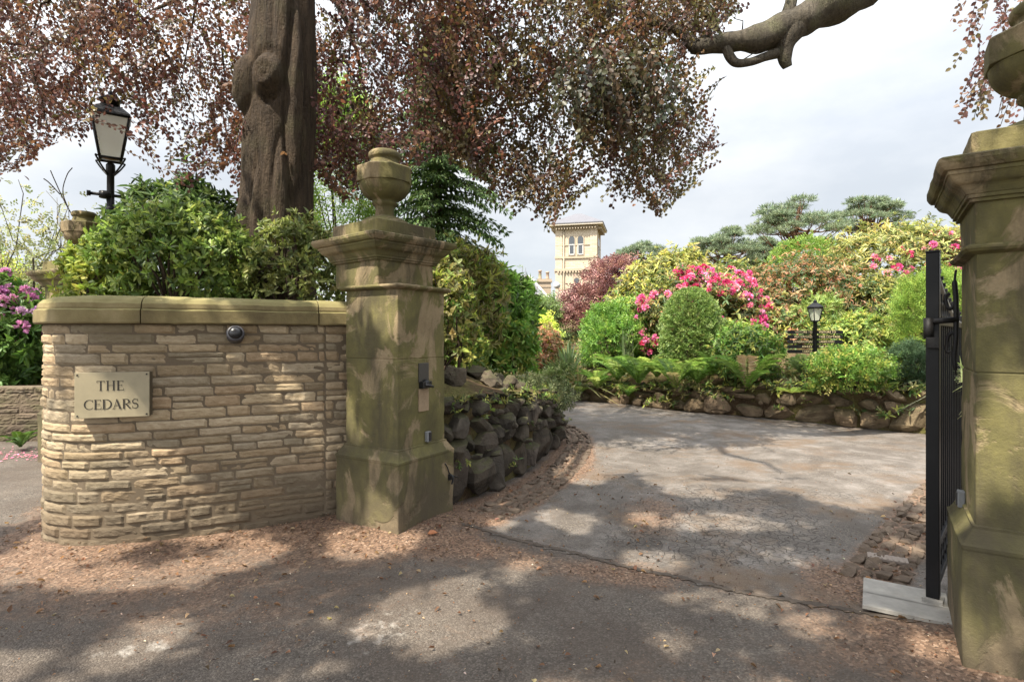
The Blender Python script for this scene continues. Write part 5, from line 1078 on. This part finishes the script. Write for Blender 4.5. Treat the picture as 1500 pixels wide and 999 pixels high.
def serif_text(m, txt, h, cx, cz, y, track=.10, thick=.0025):
    adv = [glyph_strokes(c)[1] for c in txt]; W = sum(adv) + track * (len(txt) - 1); x = -W / 2; lay = 0
    for c, a in zip(txt, adv):
        for pts, ws in glyph_strokes(c)[0]:
            P = [V(cx + (x + p[0]) * h, cz + (p[1] - .5) * h) for p in pts]; vs = []; yy = y - .0006 * (lay % 5); lay += 1
            for i, p in enumerate(P):
                d = unit(P[min(i + 1, len(P) - 1)] - P[max(i - 1, 0)]); nn = V(-d[1], d[0]) * ws[i] * h / 2; vs += [(*(p - nn)[:1], yy, (p - nn)[1]), (*(p + nn)[:1], yy, (p + nn)[1])]
            m.add([(v[0], v[1], v[2]) for v in vs], [(2 * i, 2 * i + 2, 2 * i + 3, 2 * i + 1) for i in range(len(P) - 1)])
        x += a + track
us = WALL.s_of_px(172); sp = WALL.at(us, .055); sn = WALL.nrm(us); srz = math.atan2(sn[1], sn[0]) + math.pi / 2
Ys = sp[1]; sx0 = (CX - 750) ; zt_s, zb_s = at(0, 545, Ys)[2], at(0, 611, Ys)[2]; sc = V(sp[0], sp[1], (zt_s + zb_s) / 2)
SW, SH = .475, zt_s - zb_s
sg = thing('name_sign', 'stone coloured name plaque lettered THE CEDARS on the curved wall', 'sign', tuple(sc), srz)
m = MB(); m.box((0, -.012, 0), (SW, .006, SH)); m.build('plate', M_SIGN, sg, .002, world_coords=False)
m = MB(); m.box((0, .028, 0), (SW - .004, .072, SH - .004)); m.build('backing', M_SIGNEDGE, sg, .002, world_coords=False)
m = MB(); serif_text(m, 'THE', .072, -.012, .068, -.0165, .12); m.build('lettering', M_LETTER, sg, world_coords=False)
m = MB(); serif_text(m, 'CEDARS', .072, -.005, -.068, -.0165, .07); m.build('lettering', M_LETTER, sg, world_coords=False)
for dx in (-1, 1):
    for dz in (-1, 1): m = MB(); m.tube([(dx * (SW / 2 - .018), -.012, dz * (SH / 2 - .018)), (dx * (SW / 2 - .018), -.019, dz * (SH / 2 - .018))], .006, 10); m.build('screw', M_LETTER, sg, world_coords=False)
uc = WALL.s_of_px(345); cp = WALL.at(uc, .06); cn = WALL.nrm(uc)
dc = thing('security_camera', 'small dark dome security camera under the wall coping', 'camera', (*cp, at(0, 488, cp[1])[2]), math.atan2(cn[1], cn[0]) + math.pi / 2)
m = MB(); m.lathe([(.062, -.075), (.066, -.07), (.066, .0), (.060, .01), (.05, .012)], (0, 0), 24); Mx = Matrix.Rotation(math.radians(72), 3, 'X'); m.v = [tuple(Mx @ Vector(q)) for q in m.v]; m.build('housing', mk_flat('camera_housing', (.06, .058, .065), .4), dc, world_coords=False)
m = MB(); m.lathe([(.052, .008)] + [(.052 * math.cos(a), .008 + .038 * math.sin(a)) for a in np.linspace(.1, 1.5, 8)], (0, 0), 24); m.v = [tuple(Mx @ Vector(q)) for q in m.v]; m.build('dome_lens', M_BLACKP, dc, world_coords=False)
# fittings on the pier faces.  local frame of the left pier: its face towards the opening is +x
def on_left(y, z, d=.30): p = V(*rot2((d, y), T1)) + PIER_L; return V(p[0], p[1], z)
def on_right(y, z, d=.30): p = V(*rot2((-d, y), -.59)) + PIER_R; return V(p[0], p[1], z)
def solve_y(f, px, z):
    ys = np.linspace(-.34, .34, 400); q = [abs(f(y, z)[0] / f(y, z)[1] * F_PX + CX - px) for y in ys]; return ys[int(np.argmin(q))]
def z_on(f, px, py):
    y = solve_y(f, px, 1.0); p = f(y, 1); return y, EYE + (HY - py) / F_PX * p[1]
y_, z_ = z_on(on_left, 625, 639); p = on_left(y_, z_, .318); t = thing('photocell', 'small black fronted gate sensor low on the left pier', 'gate sensor', tuple(p), T1)
m = MB(); m.box((-.002, 0, 0), (.034, .05, .088)); m.build('housing', M_GREYP, t, .006, world_coords=False); m = MB(); m.box((.014, .006, 0), (.012, .034, .076)); m.build('lens', M_BLACKP, t, .004, world_coords=False)
y_, z_ = z_on(on_left, 620, 563); p = on_left(y_, z_, .30); t = thing('key_switch', 'black lever lock on a dark stone patch in the left pier face', 'gate lock', tuple(p), T1)
m = MB(); m.box((.004, 0, .10), (.012, .125, .16)); m.build('back_plate', M_DARKGREY, t, .003, world_coords=False)
m = MB(); m.box((.004, .0, -.13), (.014, .125, .19)); m.build('patch', mk_flat('bare_stone_patch', (.30, .22, .14), .95, 0, 25, .5, .8), t, .004, world_coords=False)
m = MB(); m.box((.025, 0, 0), (.05, .11, .055)); m.lathe([(.03, -.02), (.035, 0), (.028, .035), (.01, .045)], (.03, 0), 14); m.tube([(.05, -.03, .0), (.075, .0, -.005), (.06, .06, -.02), (.04, .075, -.025)], .010, 8); m.build('lock_body', M_BLACKP, t, .006, world_coords=False)
y_, z_ = z_on(on_left, 650, 697); p = on_left(y_, z_, .36); t = thing('cable_stub', 'black cable stub poking from the plinth of the left pier', 'cable', tuple(p), T1)
m = MB(); m.box((.008, 0, 0), (.03, .03, .05)); m.tube([(.02, 0, .02), (.04, .01, .0), (.03, .0, -.06)], .009, 8); m.build('stub', M_BLACKP, t, .004, world_coords=False)
m = MB(); m.tube(catmull([(.003, -.06, .13), (.005, -.03, .09), (.006, .0, .03), (.006, .05, .0), (.004, .13, -.03)], 4), .005, 6); m.build('cable', M_BLACKP, t, world_coords=False)
y_, z_ = z_on(on_right, 1413, 731); p = on_right(y_, z_, .315); t = thing('photocell', 'grey gate sensor box on the right pier beside the gate', 'gate sensor', tuple(p), -.59)
m = MB(); m.box((0, 0, 0), (.034, .06, .088)); m.build('housing', M_GREYP, t, .006, world_coords=False); m = MB(); m.box((-.016, .0, 0), (.012, .04, .07)); m.build('lens', M_BLACKP, t, .004, world_coords=False)

# ------------------------------------------------------------------ the gate
GX, GY = 2.452, 3.235; gd = unit(V(.682, .731)); ga = math.atan2(gd[1], gd[0])
gt = thing('iron_gate', 'open black iron gate leaf standing edge on beside the right pier', 'gate', (GX, GY, .02), ga); GL = 1.72
m = MB(); m.box((0, 0, 1.06), (.064, .064, 2.0)); m.box((0, 0, 2.065), (.068, .068, .012)); m.build('hanging_stile', M_BLACK, gt, .004, world_coords=False)
m = MB(); m.box((GL, 0, .93), (.05, .05, 1.62)); m.build('meeting_stile', M_BLACK, gt, .004, world_coords=False)
for z, h in ((.12, .05), (.34, .04), (1.66, .04)): m = MB(); m.box((GL / 2, 0, z), (GL - .06, .042, h)); m.build('rail', M_BLACK, gt, .003, world_coords=False)
m = MB(); m.tube([(x, 0, 1.97 - .30 * (1 - (1 - x / GL) ** 2)) for x in np.linspace(.03, GL, 18)], .022, 6); m.build('sweep_rail', mk_flat('worn_grey_paint', (.20, .19, .16), .5, .2), gt, world_coords=False)
for i in range(13):
    x = .12 + i * (GL - .2) / 12.5; zt = 1.97 - .30 * (1 - (1 - x / GL) ** 2) + .07; m = MB(); m.box((x, 0, (zt + .12) / 2), (.018, .018, zt - .12)); m.box((x, 0, zt + .012), (.03, .03, .024)); m.build('bar', M_BLACK, gt, .002, world_coords=False)
for i in range(12):
    x = .18 + i * (GL - .2) / 12.5
    for z in (.23, 1.74): m = MB(); m.tube([(x + .045 * math.cos(a), 0, z + .045 * math.sin(a)) for a in np.linspace(0, 2 * math.pi, 15)], .008, 6, caps=False); m.build('ring', M_BLACK, gt, world_coords=False)
m = MB(); m.box((0, 0, .045), (.10, .10, .035)); m.tube([(0, 0, -.01), (0, 0, .035)], .05, 18); m.build('pivot_shoe', M_STEEL, gt, .003, world_coords=False)
# strap to the pier
hp = on_right(.29, 0, .31); e1 = V(hp[0], hp[1], 1.69); m = MB(); a0 = V(GX - .05, GY - .03, 1.68); m.tube([a0, e1], .017, 8); m.tube([a0 + V(0, 0, -.10), a0 + V(0, 0, .02)], .024, 10); m.box((GX - .04, GY - .05, 1.56), (.05, .06, .06), ga); m.build('hinge_arm', M_IRON, gt)
m = MB(); q = V(hp[0], hp[1], 0); dn = V(*rot2((-1, 0), -.59), 0) * .012; m.tube(catmull([q + dn + V(0, 0, 1.97), q + dn * 1.5 + V(0, 0, 1.90), q + dn + V(0, 0, 1.80), q + dn + V(0, 0, 1.60), q + dn * 1.6 + V(0, 0, 1.48), q + dn + V(0, 0, 1.38)], 5), [.006] * 5 + [.013] * 16 + [.012] * 3 + [.005] * 2, 8)
m.tube(catmull([q + dn + V(0, 0, 1.78), q + dn * 2 + V(-.01, .02, 1.75), q + dn * 2.4 + V(-.015, .03, 1.82), q + dn * 1.6 + V(-.01, .02, 1.84)], 5), .010, 6); m.tube(catmull([q + dn + V(0, 0, 1.62), q + dn * 2 + V(-.01, .02, 1.60), q + dn * 2 + V(-.015, .03, 1.52), q + dn * 1.6 + V(-.01, .02, 1.5)], 5), .010, 6); m.build('wall_bracket', M_IRON, gt)
# steel plate and drain cover
pp = [V(2.01, 3.187), V(2.36, 2.97), V(2.60, 3.33), V(2.248, 3.553)]; zp = max(float(ground_z(q[0], q[1])) for q in pp) + .008
m = MB(); m.add([(*q, zp - .02) for q in pp] + [(*q, zp) for q in pp], [(3, 2, 1, 0), (4, 5, 6, 7)] + [(k, (k + 1) % 4, 4 + (k + 1) % 4, 4 + k) for k in range(4)]); c_ = sum(pp) / 4; m.add([(*(pp[0] * .55 + pp[3] * .45 + (c_ - pp[0]) * 0), zp + .003), (*(pp[1] * .55 + pp[2] * .45), zp + .003), (*(pp[1] * .50 + pp[2] * .50), zp + .003), (*(pp[0] * .50 + pp[3] * .50), zp + .003)], [(0, 1, 2, 3)], col=(.3, .3, .3))
o = m.build('pivot_plate', M_STEEL); tag(o, 'galvanised steel plate in the ground under the gate pivot', 'metal plate')
c = at(1300, 823, 1302 / (823 - HY))[:2]; m = MB(); m.box((c[0], c[1], float(ground_z(*c)) + .022), (.24, .10, .02), math.atan2(GDIR[1], GDIR[0]))
for i in range(7): o_ = V(*rot2((-.1 + i * .033, 0), math.atan2(GDIR[1], GDIR[0]))); m.box((c[0] + o_[0], c[1] + o_[1], float(ground_z(*c)) + .034), (.012, .085, .006), math.atan2(GDIR[1], GDIR[0]))
tag(m.build('drain_cover', mk_flat('rusty_steel', (.26, .215, .18), .7, .3), None, .002), 'small ribbed metal drain cover among the setts by the gate', 'drain cover')

# ------------------------------------------------------------------ signpost
Yp = 10.4; sb = at(1194, 530, Yp); zgp = .75; sps = thing('signpost', 'black lantern topped signpost with arrow boards on the far bank', 'signpost', (sb[0], sb[1], zgp)); zl0 = at(0, 471, Yp)[2] - zgp
m = MB(); m.lathe([(.05, -.05), (.05, .15), (.036, .2), (.034, zl0 - .02), (.05, zl0)], (0, 0), 14); m.build('post', M_BLACK, sps, world_coords=False)
ku = Yp / F_PX
fr = MB(); hb_, ht_, z0, z1 = 4.2 * ku, 7.5 * ku, zl0 + .01, zl0 + 20 * ku
for i in range(4):
    a = math.pi / 4 + i * math.pi / 2 + .12; c, s = math.cos(a) * 1.3, math.sin(a) * 1.3; a2 = a + math.pi / 2; c2, s2 = math.cos(a2) * 1.3, math.sin(a2) * 1.3
    fr.tube([(hb_ * c, hb_ * s, z0), (ht_ * c, ht_ * s, z1)], .010, 4); fr.tube([(hb_ * c, hb_ * s, z0), (hb_ * c2, hb_ * s2, z0)], .012, 4); fr.tube([(ht_ * c, ht_ * s, z1), (ht_ * c2, ht_ * s2, z1)], .016, 4)
fr.lathe([(ht_ * 1.55, z1), (ht_ * 1.5, z1 + .02), (ht_ * .7, z1 + 6 * ku), (ht_ * .35, z1 + 8 * ku), (ht_ * .38, z1 + 9.5 * ku), (.01, z1 + 12 * ku)], (0, 0), sides=8, smooth=False); fr.build('lantern', M_BLACK, sps, world_coords=False)
g_ = MB()
for i in range(4):
    a = math.pi / 4 + i * math.pi / 2 + .12; g_.add([(hb_ * 1.28 * math.cos(q), hb_ * 1.28 * math.sin(q), z0) for q in (a, a + math.pi / 2)] + [(ht_ * 1.28 * math.cos(q), ht_ * 1.28 * math.sin(q), z1) for q in (a + math.pi / 2, a)], [(0, 1, 2, 3)])
go = g_.build('lantern_glass', mk_glass('pale_lantern_glass', (.55, .56, .45), .3), sps, world_coords=False); go.modifiers.new('thickness', 'SOLIDIFY').thickness = .004
TL = ['VISITORS TO', 'WATERFORD', 'KENSINGTON', 'ASHLEY', 'LODGE']; TR = ['VISITORS TO', 'TREE COTTAGE', 'LANES END', 'THE MEWS', 'COTTAGE']
for side, texts in ((-1, TL), (1, TR)):
    for i, tx in enumerate(texts):
        py = 486.5 + i * 7.1; z = at(0, py, Yp)[2] - zgp; Lb, h = 38 * ku, 2.5 * ku; x0 = 3.2 * ku
        poly = [(side * x0, z - h), (side * (x0 + Lb - h), z - h), (side * (x0 + Lb), z), (side * (x0 + Lb - h), z + h), (side * x0, z + h)]; m = MB(); prism(m, poly if side > 0 else poly[::-1], -.012, .012); b = m.build('sign_board', M_BLACK, sps, world_coords=False)
        fc = bpy.data.curves.new('lettering', 'FONT'); fc.body = tx; fc.size = h * 1.75; fc.align_x = 'RIGHT' if side < 0 else 'LEFT'; fc.align_y = 'CENTER'; fc.extrude = .001; fo = bpy.data.objects.new('lettering', fc); COL.objects.link(fo); fc.materials.append(M_GOLD); bpy.context.view_layer.update()
        lm = bpy.data.meshes.new_from_object(fo.evaluated_get(bpy.context.evaluated_depsgraph_get())); bpy.data.objects.remove(fo); lm.transform(Matrix.Translation((side * (x0 + .02), -.0145, z)) @ Matrix.Rotation(math.pi / 2, 4, 'X')); lm.materials.clear(); link('lettering', lm, M_GOLD, b, False)

# ------------------------------------------------------------------ litter
n = 9000; q = np.stack([rng.uniform(-4.5, 4, 40000), rng.uniform(1.8, 8, 40000)], 1); q = q[rng.random(40000) < ground_masks(q[:, 0], q[:, 1])[:, 0] * .95 + .02][:n]; n = len(q)
P = np.stack([q[:, 0], q[:, 1], ground_z(q[:, 0], q[:, 1]) + .012], 1)
P = np.array(P); D = rdir(n); D[:, 2] *= .15; N = unit(rdir(n) * .4 + V(0, 0, 1)); L = rng.uniform(.006, .019, n) + .018 * (rng.random(n) < .04)
P[:, 2] -= 0
o = leaves('leaf_litter', P, unit(D), N, L, L * rng.uniform(.35, .8, n), pick([((.15, .075, .04), 3), ((.09, .05, .03), 3), ((.27, .18, .11), 1), ((.40, .33, .26), .3)], n, .25), M_LEAF, None, fold=.25, droop=.2); tag(o, 'brown beech husks and leaf litter strewn over the tarmac', kind='stuff')
m = MB()
gx, gy = rng.uniform(-3.5, 3.6, 420), rng.uniform(1.8, 8, 420); gz = ground_z(gx, gy)
for i in range(420):
    z = rng.uniform(.006, .016); g = rng.uniform(.7, 2.6); boulder(m, (gx[i], gy[i], gz[i] + .004 + z * .2), np.eye(3), (z * 1.5, z, z * .8), 5000 + i, (g, g * .95, g * .88), .7, .1, ICO1)
tag(m.build('loose_gravel', M_SETT), 'loose stone chips scattered over the tarmac', kind='stuff')
q = np.stack([rng.uniform(-4.5, 4, 6000), rng.uniform(1.9, 7, 6000)], 1); q = q[rng.random(6000) < ground_masks(q[:, 0], q[:, 1])[:, 0] * .5 + .004][:420]; n = len(q)
o = leaves('fallen_leaves', np.stack([q[:, 0], q[:, 1], ground_z(q[:, 0], q[:, 1]) + .016], 1), unit(rdir(n) * V(1, 1, .25)), unit(rdir(n) * .5 + V(0, 0, 1)), rng.uniform(.025, .05, n), rng.uniform(.015, .03, n), pick([((.22, .12, .06), 3), ((.13, .07, .04), 3), ((.34, .24, .13), 1)], n, .25), M_LEAF, None, fold=.3, droop=.3); tag(o, 'dry brown beech leaves lying scattered in the debris', kind='stuff')
p = at(626, 792, 1302 / (792 - HY)); lf = leaves('fallen_leaf', np.array([[p[0], p[1], float(ground_z(p[0], p[1])) + .012]]), unit(V(.9, .3, .1))[None], unit(V(0, -.3, 1))[None], np.array([.085]), np.array([.06]), np.array([[.42, .17, .075]]), M_LEAF, None); tag(lf, 'single curled orange leaf lying in front of the left pier', 'leaf')
n = 900; P = np.stack([rng.uniform(-11, -5.2, n), rng.normal(7.45, .16, n), np.zeros(n)], 1); P[:, 2] = ground_z(P[:, 0], P[:, 1]) + .012; L = rng.uniform(.02, .045, n); o = leaves('fallen_petals', P, unit(rdir(n) * V(1, 1, .1)), unit(rdir(n) * .2 + V(0, 0, 1)), L, L * .8, pick([((.62, .25, .36), 2), ((.5, .16, .25), 1)], n), M_PETAL, None); tag(o, 'pink fallen petals along the foot of the roadside wall', kind='stuff')
